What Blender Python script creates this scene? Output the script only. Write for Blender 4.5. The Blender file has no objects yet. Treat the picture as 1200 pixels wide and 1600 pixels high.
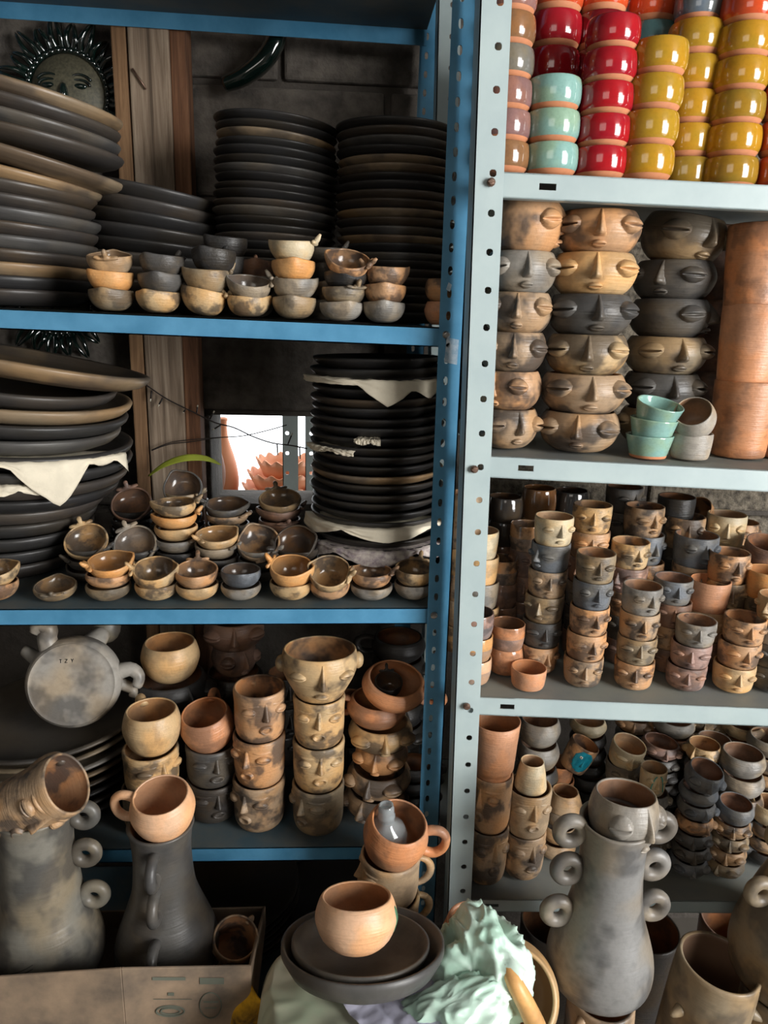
import bpy, math, random
from mathutils import Vector, Matrix, noise
random.seed(7)
S = bpy.context.scene
COL = S.collection
PI = math.pi

# ------------------------------------------------------------------ camera
F = 1140.0; PITCH = math.radians(14.7); ROLL = .028; YAW = math.radians(4.0)
CAM = Vector((0, 0, 1.5))
fwd = Vector((math.sin(YAW)*math.cos(PITCH), math.cos(YAW)*math.cos(PITCH), -math.sin(PITCH)))
_r0 = Vector((math.cos(YAW), -math.sin(YAW), 0)); _u0 = _r0.cross(fwd)
right = _r0*math.cos(ROLL)+_u0*math.sin(ROLL); up = _u0*math.cos(ROLL)-_r0*math.sin(ROLL)
cd = bpy.data.cameras.new('camera'); cam = bpy.data.objects.new('camera', cd); COL.objects.link(cam)
m = Matrix((right, up, -fwd)).transposed().to_4x4(); m.translation = CAM; cam.matrix_world = m
cd.sensor_fit = 'VERTICAL'; cd.sensor_height = 32; cd.lens = 32*F/1600; cd.clip_start = .02
S.camera = cam

# ------------------------------------------------------------------ world, light, exposure
W = bpy.data.worlds.new('world'); S.world = W; W.use_nodes = True
bg = W.node_tree.nodes['Background']; bg.inputs[0].default_value = (.93, .97, 1.0, 1); bg.inputs[1].default_value = 3.0
S.view_settings.view_transform = 'Standard'; S.view_settings.look = 'None'
S.view_settings.exposure = 0.3; S.view_settings.gamma = 1.0; S.view_settings.use_curve_mapping = False
def area(name, loc, to, sx, sy, power, color):
    L = bpy.data.lights.new(name, 'AREA'); L.shape = 'RECTANGLE'; L.size = sx; L.size_y = sy; L.energy = power; L.color = color
    o = bpy.data.objects.new(name, L); COL.objects.link(o); o.location = loc
    o.rotation_euler = (Vector(to)-Vector(loc)).to_track_quat('-Z', 'Y').to_euler(); return o
area('door_daylight', (2.5, -1.25, 1.75), (.05, 1.15, 1.1), 1.3, 1.8, 134, (1, .98, .95))
area('added_fill_light', (-.8, -1.9, 2.3), (-.1, 1.2, 1.0), 1.4, 1.0, 9, (1, .93, .84))  # added warm fill from behind left; the ceiling has no opening there
sun = bpy.data.lights.new('sun', 'SUN'); sun.energy = 9; sun.angle = .01; sun.color = (1, .93, .8)
so = bpy.data.objects.new('sun', sun); COL.objects.link(so); so.rotation_euler = Vector((.25, .75, -1)).to_track_quat('-Z', 'Y').to_euler()

# ------------------------------------------------------------------ pixel helpers (1200 x 1600 frame)
def at(px, py, Y):
    d = fwd+right*((px-600)/F)-up*((py-800)/F)
    return CAM+d*(Y/d.y)
def depth(p): return (Vector(p)-CAM).dot(fwd)
def proj(p):
    v = Vector(p)-CAM; z = v.dot(fwd); return 600+F*v.dot(right)/z, 800-F*v.dot(up)/z
def on_plane(px, Y, zf):
    a, b = -500., 2500.
    for _ in range(40):
        c = (a+b)/2; p = at(px, c, Y)
        if p.z > zf(p.x): a = c
        else: b = c
    return p
def lin(a, b):
    s = (b.z-a.z)/(b.x-a.x); return lambda x: a.z+s*(x-a.x)
YL = 1.05
def YR(x): return 1.0-.045*(x-.2)
def atR(px, py):
    p = at(px, py, 1.0)
    for _ in range(4): p = at(px, py, YR(p.x))
    return p
zA = lin(at(0, 482, YL), at(687, 511.7, YL))
zB = lin(at(0, 952, YL), at(668, 950, YL))
zC = lin(at(180, 1327, YL), at(560, 1323, YL))
zT = lin(at(0, 1, 1.45), at(690, 47, 1.45))
zR1 = lin(atR(780, 268), atR(1200, 289))
zR2 = lin(atR(762, 712), atR(1200, 735))
zR3 = lin(atR(745, 1088.5), atR(1200, 1107))
zR4 = lin(atR(753, 1405.6), atR(1170, 1408.5))
ZCB = .50   # floor of the open cardboard box

# ------------------------------------------------------------------ materials
def srgb(h, a=1.0):
    h = h.lstrip('#'); v = [int(h[i:i+2], 16)/255 for i in (0, 2, 4)]
    return tuple(x/12.92 if x <= .04045 else ((x+.055)/1.055)**2.4 for x in v)+(a,)
MATS = {}
def nodes(name):
    M = bpy.data.materials.new(name); M.use_nodes = True; MATS[name] = M
    return M, M.node_tree, M.node_tree.nodes['Principled BSDF']
def N(nt, t, **kw):
    n = nt.nodes.new(t)
    for k, v in kw.items():
        if k in n.inputs: n.inputs[k].default_value = v
        else: setattr(n, k, v)
    return n
def coords(nt, scale, loc=True):
    tc = N(nt, 'ShaderNodeTexCoord'); oi = N(nt, 'ShaderNodeObjectInfo')
    ad = N(nt, 'ShaderNodeVectorMath', operation='MULTIPLY_ADD'); nt.links.new(oi.outputs['Location'], ad.inputs[0])
    ad.inputs[1].default_value = (37, 53, 71) if loc else (0, 0, 0)
    sc = N(nt, 'ShaderNodeVectorMath', operation='SCALE'); nt.links.new(tc.outputs['Object'], sc.inputs[0]); sc.inputs['Scale'].default_value = scale
    nt.links.new(sc.outputs[0], ad.inputs[2]); return ad.outputs[0], oi
def ramp(nt, src, stops):
    r = N(nt, 'ShaderNodeValToRGB'); e = r.color_ramp.elements
    while len(e) < len(stops): e.new(.5)
    for k, (p, c) in enumerate(stops): e[k].position = p; e[k].color = c if len(c) == 4 else (*c, 1)
    nt.links.new(src, r.inputs[0]); return r.outputs[0]
def mix(nt, a, b, fac, mode='MIX'):
    x = N(nt, 'ShaderNodeMix', data_type='RGBA', blend_type=mode)
    for s, i in ((fac, 0), (a, 6), (b, 7)):
        if hasattr(s, 'links'): nt.links.new(s, x.inputs[i])
        else: x.inputs[i].default_value = s
    return x.outputs[2]
def mathn(nt, op, a, b=0.5):
    x = N(nt, 'ShaderNodeMath', operation=op)
    for s, i in ((a, 0), (b, 1)):
        if hasattr(s, 'links'): nt.links.new(s, x.inputs[i])
        else: x.inputs[i].default_value = s
    return x.outputs[0]
def clay_mat(name, scale=1.0, rough=.42, glossy=None, bump=.25, lines=True, coat=0):
    """fired clay: colour from the object, smoke clouds by its alpha"""
    M, nt, b = nodes(name); co, oi = coords(nt, scale)
    n1 = N(nt, 'ShaderNodeTexNoise', Scale=1.15, Detail=3.0, Roughness=.55); nt.links.new(co, n1.inputs['Vector'])
    n2 = N(nt, 'ShaderNodeTexNoise', Scale=9.0, Detail=4.0, Roughness=.6); nt.links.new(co, n2.inputs['Vector'])
    base = oi.outputs['Color']
    if glossy: base = mix(nt, base, glossy, .62)
    warm = mix(nt, base, (1.16, 1.0, .8, 1), 1.0, 'MULTIPLY')
    n4 = N(nt, 'ShaderNodeTexNoise', Scale=.8, Detail=2.0); mp4 = N(nt, 'ShaderNodeVectorMath', operation='ADD'); mp4.inputs[1].default_value = (11, 5, 3); nt.links.new(co, mp4.inputs[0]); nt.links.new(mp4.outputs[0], n4.inputs['Vector'])
    base = mix(nt, base, warm, ramp(nt, n4.outputs[0], [(.44, (0, 0, 0)), (.6, (1, 1, 1))]))
    sm = ramp(nt, n1.outputs[0], [(.46, (0, 0, 0)), (.58, (1, 1, 1))])
    fac = mathn(nt, 'MULTIPLY', sm, oi.outputs['Alpha'])
    dark = mix(nt, base, srgb('#343436'), .84)
    c = mix(nt, base, dark, fac)
    sp = ramp(nt, n2.outputs[0], [(.3, (.8, .8, .8)), (.55, (1, 1, 1))])
    c = mix(nt, c, sp, .6, 'MULTIPLY'); nt.links.new(c, b.inputs['Base Color'])
    b.inputs['Roughness'].default_value = rough; b.inputs['Specular IOR Level'].default_value = .45
    if coat: b.inputs['Coat Weight'].default_value = coat; b.inputs['Coat Roughness'].default_value = .08
    if bump:
        hgt = n2.outputs[0]
        if lines:
            mp = N(nt, 'ShaderNodeMapping'); mp.inputs['Scale'].default_value = (.6, .6, 9); nt.links.new(co, mp.inputs[0])
            n3 = N(nt, 'ShaderNodeTexNoise', Scale=2.0, Detail=2.0); nt.links.new(mp.outputs[0], n3.inputs['Vector'])
            hgt = mathn(nt, 'ADD', n3.outputs[0], mathn(nt, 'MULTIPLY', n2.outputs[0], .6))
        bp = N(nt, 'ShaderNodeBump', Strength=bump, Distance=.02/scale if scale > 2 else .004); nt.links.new(hgt, bp.inputs['Height']); nt.links.new(bp.outputs[0], b.inputs['Normal'])
    return M
clay_mat('clay'); clay_mat('clay_in', glossy=srgb('#5a4330'), rough=.16, bump=.05, lines=False)
clay_mat('clay_big', scale=13, bump=.3); clay_mat('burnished', rough=.42, bump=.15)
clay_mat('inside_matte', glossy=srgb('#a06c44'), rough=.55, bump=.1)
clay_mat('glaze', rough=.12, bump=0, coat=.6)
def plain(name, hexc, rough=.5, metal=0, var=.12, scale=8, bump=0, hex2=None, spec=.5, coat=0):
    M, nt, b = nodes(name); co, oi = coords(nt, scale, False)
    n = N(nt, 'ShaderNodeTexNoise', Scale=1.0, Detail=5.0, Roughness=.6); nt.links.new(co, n.inputs['Vector'])
    c1 = srgb(hexc); c2 = srgb(hex2) if hex2 else tuple(x*(1-2.2*var) for x in c1[:3])+(1,)
    nt.links.new(ramp(nt, n.outputs[0], [(.35, c2), (.62, c1)]), b.inputs['Base Color'])
    b.inputs['Roughness'].default_value = rough; b.inputs['Metallic'].default_value = metal; b.inputs['Specular IOR Level'].default_value = spec
    if coat: b.inputs['Coat Weight'].default_value = coat; b.inputs['Coat Roughness'].default_value = .1
    if bump:
        bp = N(nt, 'ShaderNodeBump', Strength=bump, Distance=.01); nt.links.new(n.outputs[0], bp.inputs['Height']); nt.links.new(bp.outputs[0], b.inputs['Normal'])
    return M
plain('blue_paint', '#5490b4', .34, var=.1, scale=14, hex2='#417c9f'); plain('white_paint', '#aebdbd', .42, var=.05, scale=10, hex2='#a2b2b4')
plain('steel', '#b8b4ae', .3, metal=.9); plain('rust_steel', '#8a6f60', .4, metal=.7)
plain('terracotta', '#d08a62', .6, var=.06, scale=3); plain('terracotta_brown', '#8a5a42', .6, scale=3)
plain('concrete', '#6d665e', .95, var=.14, scale=26, bump=.8, hex2='#4d4843'); plain('mortar', '#57514b', .98, scale=30, bump=.8)
plain('rough_stone', '#8e8474', .95, scale=60, bump=1.0, hex2='#4a443c')
plain('floor_concrete', '#6a645c', .9, scale=6, bump=.2); plain('roof_sheet', '#3f3c39', .7); plain('plaster', '#57514a', .9)
plain('outside_wall', '#e8e2d6', .9, var=.04)
plain('paper', '#ddd3bd', .8, var=.08, scale=20, bump=.25); plain('newsprint', '#b9b0a6', .8, var=.2, scale=90, hex2='#7d6f76')
plain('white_paper', '#d5d4ea', .7, var=.05, scale=12, bump=.2)
plain('plastic', '#d6e8dc', .33, var=.1, scale=9, bump=.15, hex2='#b2d8c4', spec=.6); plain('cream_plastic', '#cfcdb6', .45, var=.08, scale=7, bump=.1, hex2='#b3c3a6')
plain('cardboard', '#957f68', .85, var=.2, scale=11, bump=.1, hex2='#62564a'); plain('cardboard_ink', '#5f6256', .85); plain('cardboard_in', '#5d4a3a', .9)
plain('green_glaze', '#0d1f1a', .1, var=.3, scale=8, spec=.8, coat=1, hex2='#050d0c'); plain('moss_clay', '#5a5644', .6, hex2='#3e3c30', scale=14)
plain('wire', '#2a2320', .5); plain('bulb', '#d8d2c0', .15); plain('leaf', '#a2ad3e', .45, scale=20)
plain('teal_paint', '#1f93a8', .3, hex2='#0f6b80', scale=3); plain('eye_white', '#e8e4d8', .4); plain('black', '#0c0c0c', .6)
plain('yellow_cloth', '#d8a21c', .9, scale=22, hex2='#2a1512', var=.5); plain('lip_red', '#b0424a', .4); plain('teal_line', '#4fa79a', .4)
plain('dusty_blue', '#5f625e', .7, var=.1, scale=9, hex2='#3f5560'); plain('dusty_grey', '#85877f', .6, var=.1, scale=9, hex2='#74797a'); plain('steel_tape', '#b9c4cc', .35, var=.2, scale=60, hex2='#6f93ad'); plain('green_mark', '#4f7a5a', .5); plain('lime', '#c9e24a', .3)
def wood_mat():
    M, nt, b = nodes('wood'); co, oi = coords(nt, 1)
    mp = N(nt, 'ShaderNodeMapping'); mp.inputs['Scale'].default_value = (60, 60, 3); nt.links.new(co, mp.inputs[0])
    n = N(nt, 'ShaderNodeTexNoise', Scale=1.0, Detail=6.0, Roughness=.65, Distortion=.6); nt.links.new(mp.outputs[0], n.inputs['Vector'])
    c = ramp(nt, n.outputs[0], [(.3, srgb('#55473a')), (.5, srgb('#8c7966')), (.68, srgb('#b3a18c'))])
    nt.links.new(mix(nt, c, oi.outputs['Color'], 1.0, 'MULTIPLY'), b.inputs['Base Color']); b.inputs['Roughness'].default_value = .85
    bp = N(nt, 'ShaderNodeBump', Strength=.5, Distance=.004); nt.links.new(n.outputs[0], bp.inputs['Height']); nt.links.new(bp.outputs[0], b.inputs['Normal'])
wood_mat()
M, nt, b = nodes('glass'); b.inputs['Base Color'].default_value = (.8, .86, .88, 1); b.inputs['Roughness'].default_value = .08; b.inputs['Transmission Weight'].default_value = .75; b.inputs['IOR'].default_value = 1.45

# ------------------------------------------------------------------ mesh helpers
class MB:
    def __init__(s): s.v = []; s.f = []; s.m = []
    def add(s, v, f, mi=0):
        o = len(s.v); s.v += [tuple(x) for x in v]; s.f += [tuple(i+o for i in q) for q in f]; s.m += [mi]*len(f); return s
    def box(s, lo, hi, mi=0):
        x0, y0, z0 = lo; x1, y1, z1 = hi
        return s.hexa([(x0, y0, z0), (x1, y0, z0), (x1, y1, z0), (x0, y1, z0), (x0, y0, z1), (x1, y0, z1), (x1, y1, z1), (x0, y1, z1)], mi)
    def hexa(s, c, mi=0):
        return s.add(c, [(0, 3, 2, 1), (4, 5, 6, 7), (0, 1, 5, 4), (1, 2, 6, 5), (2, 3, 7, 6), (3, 0, 4, 7)], mi)
    def lathe(s, prof, seg=32, mats=None, fn=None):
        """prof: (r, z) from the outer foot over the rim to the inner floor; r = 0 closes"""
        rings = []; v = []; f = []; fm = []
        for (r, z) in prof:
            if r < 1e-6: rings.append([len(v)]); v.append((0, 0, z)); continue
            rg = []
            for k in range(seg):
                a = 2*PI*k/seg; rr, zz = (r, z) if fn is None else fn(r, z, a)
                rg.append(len(v)); v.append((rr*math.cos(a), rr*math.sin(a), zz))
            rings.append(rg)
        for i in range(len(rings)-1):
            A, B = rings[i], rings[i+1]; mi = mats[i] if mats else 0
            for k in range(seg):
                k2 = (k+1) % seg
                if len(A) == 1 and len(B) == 1: continue
                if len(A) == 1: f.append((A[0], B[k2], B[k]))
                elif len(B) == 1: f.append((A[k], A[k2], B[0]))
                else: f.append((A[k], A[k2], B[k2], B[k]))
                fm.append(mi)
        o = len(s.v); s.v += v; s.f += [tuple(i+o for i in q) for q in f]; s.m += fm; return s
    def tube(s, pts, rad, seg=10, mi=0, flat=1.0, closed=False):
        pts = [Vector(p) for p in pts]; n = len(pts); v = []; f = []
        ref = None
        for i, p in enumerate(pts):
            a = pts[(i-1) % n] if closed or i > 0 else p; b2 = pts[(i+1) % n] if closed or i < n-1 else p
            t = (b2-a).normalized()
            if ref is None: ref = Vector((0, 0, 1)) if abs(t.z) < .9 else Vector((0, 1, 0))
            x = ref-t*ref.dot(t); x.normalize(); ref = x; y = t.cross(x)
            r = rad(i/(n-1)) if callable(rad) else rad
            for k in range(seg):
                q = 2*PI*k/seg; v.append(p+x*(r*math.cos(q))+y*(r*flat*math.sin(q)))
        for i in range(n if closed else n-1):
            j = (i+1) % n
            for k in range(seg): k2 = (k+1) % seg; f.append((i*seg+k, i*seg+k2, j*seg+k2, j*seg+k))
        if not closed:
            f.append(tuple(range(seg))[::-1]); f.append(tuple((n-1)*seg+k for k in range(seg)))
        return s.add(v, f, mi)
    def torus(s, c, R, r, axis='Y', seg=24, sg=12, mi=0, flat=1.0):
        pts = []
        for k in range(seg):
            a = 2*PI*k/seg; u, w = R*math.cos(a), R*math.sin(a)
            pts.append(Vector(c)+(Vector((u, 0, w)) if axis == 'Y' else Vector((0, u, w)) if axis == 'X' else Vector((u, w, 0))))
        ax = {'X': Vector((1, 0, 0)), 'Y': Vector((0, 1, 0)), 'Z': Vector((0, 0, 1))}[axis]
        v = []; f = []
        for p in pts:
            o = (p-Vector(c)).normalized()
            for k in range(sg): q = 2*PI*k/sg; v.append(p+o*(r*math.cos(q))+ax*(r*flat*math.sin(q)))
        for i in range(seg):
            j = (i+1) % seg
            for k in range(sg): k2 = (k+1) % sg; f.append((i*sg+k, i*sg+k2, j*sg+k2, j*sg+k))
        return s.add(v, f, mi)
    def grid(s, fn, nu, nv, mi=0):
        v = [fn(i/(nu-1), j/(nv-1)) for j in range(nv) for i in range(nu)]
        return s.add(v, [(j*nu+i, j*nu+i+1, (j+1)*nu+i+1, (j+1)*nu+i) for j in range(nv-1) for i in range(nu-1)], mi)
    def ball(s, c, rx, ry, rz, seg=14, rings=9, mi=0, fn=None):
        v = []; f = []
        for j in range(rings+1):
            t = PI*j/rings
            for k in range(seg):
                a = 2*PI*k/seg; d = Vector((math.sin(t)*math.cos(a), math.sin(t)*math.sin(a), math.cos(t)))
                q = fn(d) if fn else 1.0
                v.append((c[0]+rx*d.x*q, c[1]+ry*d.y*q, c[2]+rz*d.z*q))
        for j in range(rings):
            for k in range(seg): k2 = (k+1) % seg; f.append((j*seg+k, (j+1)*seg+k, (j+1)*seg+k2, j*seg+k2))
        return s.add(v, f, mi)
    def mesh(s, name, mats, smooth=True, sharp=None):
        me = bpy.data.meshes.new(name); me.from_pydata(s.v, [], s.f); me.validate()
        for x in mats: me.materials.append(MATS[x])
        if len(me.polygons) == len(s.m): me.polygons.foreach_set('material_index', s.m)
        if smooth: me.polygons.foreach_set('use_smooth', [True]*len(me.polygons))
        me.update()
        if smooth and sharp: me.set_sharp_from_angle(angle=math.radians(sharp))
        return me
def obj(name, me, parent=None, color=None, loc=None):
    o = bpy.data.objects.new(name, me); COL.objects.link(o)
    if parent: o.parent = parent
    if color: o.color = color
    if loc: o.location = loc
    return o
def bevel(o, w=.003, seg=1):
    md = o.modifiers.new('bevel', 'BEVEL'); md.width = w; md.segments = seg; md.limit_method = 'ANGLE'; return o
def solid(o, t, off=-1): md = o.modifiers.new('solid', 'SOLIDIFY'); md.thickness = t; md.offset = off; return o
def tag(o, label, cat, group=None):
    o['label'] = label; o['category'] = cat
    if group: o['group'] = group
    return o
def struct(o): o['kind'] = 'structure'; return o
def empty(name, loc=(0, 0, 0)):
    o = bpy.data.objects.new(name, None); COL.objects.link(o); o.location = loc; o.empty_display_size = .02; return o

# ------------------------------------------------------------------ room: wall of concrete blocks with a small window, floor, roof
YW = 1.52
win = [at(328, 652, YW), at(489, 652, YW), at(489, 790, YW), at(328, 790, YW)]
wx0, wx1, wz0, wz1 = win[0].x, win[1].x, win[2].z, win[1].z
b_ = MB()
for lo, hi in (((-1.6, YW+.012, 0), (wx0, YW+.14, 2.7)), ((wx1, YW+.012, 0), (2.6, YW+.14, 2.7)), ((wx0, YW+.012, 0), (wx1, YW+.14, wz0)), ((wx0, YW+.012, wz1), (wx1, YW+.14, 2.7))): b_.box(lo, hi)
wall = struct(obj('wall_back', b_.mesh('wall_back', ['mortar'], False)))
BW, BH, J = .385, .192, .012
cache = {}
row = 0; z = wz1+.012-.204*7
while z < 2.5:
    x = -1.6+(row % 2)*.2-.09
    while x < 2.5:
        a, c = x, x+BW
        pieces = [(a, c)]
        if z < wz1-.02 and z+BH > wz0+.02:
            pieces = []
            if a < wx0-.03: pieces.append((a, min(c, wx0)))
            if c > wx1+.03: pieces.append((max(a, wx1), c))
            if not (a < wx1 and c > wx0): pieces = [(a, c)]
        for (p, q) in pieces:
            vis = z > .75
            if vis and q-p > .03:
                k = (round(q-p, 3), 'rough_stone' if p > .15 else 'concrete')
                if k not in cache: cache[k] = MB().box((0, 0, 0), (k[0], .05, BH)).mesh('concrete_block', [k[1]], False)
                o = obj('concrete_block', cache[k], wall, loc=(p, YW+random.uniform(-.004, .003), z)); bevel(o, .006, 2)
        x += BW+J
    z += BH+J; row += 1
struct(obj('floor', MB().box((-1.6, -2.4, -.05), (2.6, 3.4, 0)).mesh('floor', ['floor_concrete'], False)))
struct(obj('ceiling', MB().box((-1.6, -2.4, 2.7), (2.6, YW+.14, 2.75)).mesh('ceiling', ['roof_sheet'], False)))
struct(obj('wall_left', MB().box((-1.66, -2.4, 0), (-1.6, YW+.14, 2.7)).mesh('wall_left', ['plaster'], False)))
struct(obj('wall_right', MB().box((2.6, -.4, 0), (2.66, YW+.14, 2.7)).box((2.6, -2.4, 0), (2.66, -2.1, 2.7)).box((2.6, -2.1, 2.4), (2.66, -.4, 2.7)).mesh('wall_right', ['plaster'], False)))
bb = MB().box((-1.6, -2.46, 0), (2.66, -2.4, 2.7))
struct(obj('wall_front', bb.mesh('wall_front', ['plaster'], False)))
# stone ledge course seen behind the cups of the white rack
# timber post of three boards
wp = empty('timber_post', at(262, 760, 1.47)); wp.location.z = 0
tag(wp, 'rough timber post of three boards standing against the block wall', 'post')
for (xa, xb, col, dy) in ((171, 196, '#ecd0b0', .004), (197, 262, '#ffffff', 0), (263, 290, '#d8ae94', .006)):
    p0, p1 = at(xa, 35, 1.455+dy), at(xb, 35, 1.455+dy); q0, q1 = at(xa, 35, 1.455+dy), at(xb, 35, 1.455+dy)
    mb = MB().hexa([(p0.x, 1.455+dy, 0), (p1.x, 1.455+dy, 0), (p1.x, 1.51, 0), (p0.x, 1.51, 0), (p0.x, 1.455+dy, 2.65), (p1.x, 1.455+dy, 2.65), (p1.x, 1.51, 2.65), (p0.x, 1.51, 2.65)])
    mb.v = [(v[0]-wp.location.x, v[1]-wp.location.y, v[2]) for v in mb.v]
    o = bevel(obj('timber_board', mb.mesh('timber_board', ['wood'], False), wp, srgb(col)), .003, 2)
mb = MB(); pa, pb = at(207, 107, 1.45), at(228, 139, 1.45); mb.tube([pa-wp.location, pb-wp.location], .0018, 6)
obj('nail', mb.mesh('nail', ['rust_steel']), wp)

# ------------------------------------------------------------------ racks of slotted steel
def slotted(mb, p0, p1, wdt, pitch, hx, hw, hh, back, side, seg=16):
    """upright from p0 (bottom) to p1 (top), front flange of width wdt with real holes, side flange going back"""
    n = max(1, int((p1-p0).length/pitch)); d = (p1-p0)/n; U = Vector((1, 0, 0))
    for i in range(n):
        o = p0+d*i; L = d.length; dz = d/L; pts_o = []; pts_i = []
        for k in range(seg):
            a = 2*PI*k/seg; cx, cz = math.cos(a), math.sin(a)
            e = 6.0; ex = 1/((abs(cx)**e+abs(cz)**e)**(1/e))
            hxp = hx+cx*hw*.5*min(ex, 1.08); hzp = .5*L+cz*hh*.5*min(ex, 1.08); pts_i.append(o+U*hxp+dz*hzp)
            q = 1/max(abs(cx)/(.5), abs(cz)/(.5)); pts_o.append(o+U*((.5+cx*q)*wdt)+dz*((.5+cz*q)*L))
        v = pts_o+pts_i; v += [Vector(x)+Vector((0, back, 0)) for x in v]
        f = []
        for k in range(seg):
            k2 = (k+1) % seg
            f += [(k, k2, seg+k2, seg+k), (2*seg+k2, 2*seg+k, 3*seg+k, 3*seg+k2), (seg+k, seg+k2, 3*seg+k2, 3*seg+k)]
        mb.add(v, f)
    xs = 0 if side < 0 else wdt-back
    A, B = p0+U*xs, p1+U*xs; t = Vector((back, 0, 0)); g = Vector((0, wdt, 0))
    mb.hexa([A, A+t, A+t+g, A+g, B, B+t, B+t+g, B+g])
    # edges
    return mb
def shelf_mesh(FL, FR, dep, lip, hole=None, th=.0015):
    mb = MB(); D = Vector((0, dep, 0)); dn = Vector((0, 0, -lip)); t = Vector((0, .0016, 0)); tz = Vector((0, 0, -.0016))
    mb.hexa([FL+tz, FR+tz, FR+D+tz, FL+D+tz, FL, FR, FR+D, FL+D], 1)
    ex = (FR-FL).normalized()
    segs = [(FL, FR)]
    if hole:
        h0, h1 = hole; a, b2 = FL+ex*h0, FL+ex*h1; segs = [(FL, a), (b2, FR)]
        z0, z1 = Vector((0, 0, -lip*.36)), Vector((0, 0, -lip*.62))
        mb.hexa([a+z0, b2+z0, b2+z0+t, a+z0+t, a, b2, b2+t, a+t]); mb.hexa([a+dn, b2+dn, b2+dn+t, a+dn+t, a+z1, b2+z1, b2+z1+t, a+z1+t])
    for p, q in segs: mb.hexa([p+dn, q+dn, q+dn+t, p+dn+t, p, q, q+t, p+t])
    mb.hexa([FL+D+dn-t, FR+D+dn-t, FR+D+dn, FL+D+dn, FL+D-t, FR+D-t, FR+D, FL+D])       # back lip
    r = Vector((0, .014, 0)); mb.hexa([FL+dn, FR+dn, FR+dn+r, FL+dn+r, FL+dn-tz, FR+dn-tz, FR+dn+r-tz, FL+dn+r-tz])  # return of the lip
    return mb
def bolt(parent, p, mat='steel', r=.0055):
    mb = MB(); mb.lathe([(0, .006), (r*.6, .0055), (r, .003), (r, 0)], 10); mb.box((-r*.8, -.0008, .0045), (r*.8, .0008, .0068))
    o = obj('bolt', mb.mesh('bolt', [mat], True, 35), parent, loc=Vector(p)-parent.location); o.rotation_euler = (PI/2, 0, 0); return o
def rack(name, label, paint, posts, shelves, bolts, boltmat, dust):
    r = empty(name, (posts[0][0].x, posts[0][0].y, 0)); tag(r, label, 'shelf rack')
    for (p0, p1, args) in posts:
        mb = slotted(MB(), p0-r.location, p1-r.location, *args); obj('upright_post', mb.mesh('upright_post', [paint], False), r)
    for (FL, FR, dep, lip, hole) in shelves:
        obj('shelf_board', shelf_mesh(FL-r.location, FR-r.location, dep, lip, hole).mesh('shelf_board', [paint, dust], False), r)
    for p in bolts: bolt(r, p, boltmat)
    return r
def vline(px0, py0, px1, py1, Y, zlo, zhi):
    a, b2 = at(px0, py0, Y), at(px1, py1, Y); s = (b2.x-a.x)/(b2.z-a.z)
    return Vector((a.x+s*(zlo-a.z), Y, zlo)), Vector((a.x+s*(zhi-a.z), Y, zhi))
Yp = YL-.004
bl0, bl1 = vline(707, 0, 650.5, 1390, Yp, 0, 2.42)
bw = .034
bargs = (bw, .0298, bw*.36, .0062, .0118, .0018, 1)
xL = -.80
DX = Vector((xL-bl0.x, 0, 0)); DY = Vector((0, .395, 0))
bk0, bk1 = vline(656, 75, 651, 190, 1.452, 0, 2.42)
posts = [(bl0, bl1, bargs), (bl0+DX, bl1+DX, (bw, .0298, bw*.64, .0062, .0118, .0018, -1)),
         (bk0, bk1, bargs), (bk0+DX, bk1+DX, bargs)]
def SH(zf, x0, x1, Y): return Vector((x0, Y, zf(x0))), Vector((x1, Y, zf(x1)))
zD = lambda x: .27
xr = bl0.x+.012
shelves = [(*SH(zT, xL+.01, bk0.x+.03, YL), .4, .0265, None)]
for zf in (zA, zB, zC, zD): shelves.append((*SH(zf, xL+.01, xr if zf is not zA else xr-.004, YL), .4, .0265 if zf is not zA else .027, None))
bolts = [at(697, 523, Yp), at(678, 961, Yp), at(659, 1334, Yp)]
rack('blue_shelf_rack', 'blue painted slotted steel shelf rack holding plates, bowls and mugs', 'blue_paint', posts, shelves, bolts, 'steel', 'dusty_blue')
# white rack
w0, w1 = vline(750.5, 0, 700.5, 1390, .994, 0, 2.42)
ww = .0385
wargs = (ww, .0472, ww*.63, .0088, .0088, .0018, -1)
xRr = 1.15
DX = Vector((xRr-w0.x, YR(xRr)-YR(w0.x), 0)); DY = Vector((0, .40, 0))
wargs_r = (ww, .0472, ww*.37, .0088, .0088, .0018, 1)
posts = [(w0, w1, wargs), (w0+DX, w1+DX, wargs_r), (w0+DY, w1+DY, wargs), (w0+DX+DY, w1+DX+DY, wargs_r)]
def SHR(zf, x0, x1): return Vector((x0, YR(x0), zf(x0))), Vector((x1, YR(x1), zf(x1)))
shelves = []
zR0 = lambda x: zR1(x)+.39
zR5 = lambda x: 0.001
for zf in (zR0, zR1, zR2, zR3, zR4): shelves.append((*SHR(zf, w0.x+.003, xRr+.03), .40, .031 if zf is not zR4 else .024, (.050, .072)))
bolts = [at(767, 285, .992), at(741, 733, .992), at(729, 1103, .992)]
rack('white_shelf_rack', 'pale grey-white slotted steel shelf rack holding coloured cups and face pottery', 'white_paint', posts, shelves, bolts, 'rust_steel', 'dusty_grey')

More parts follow.
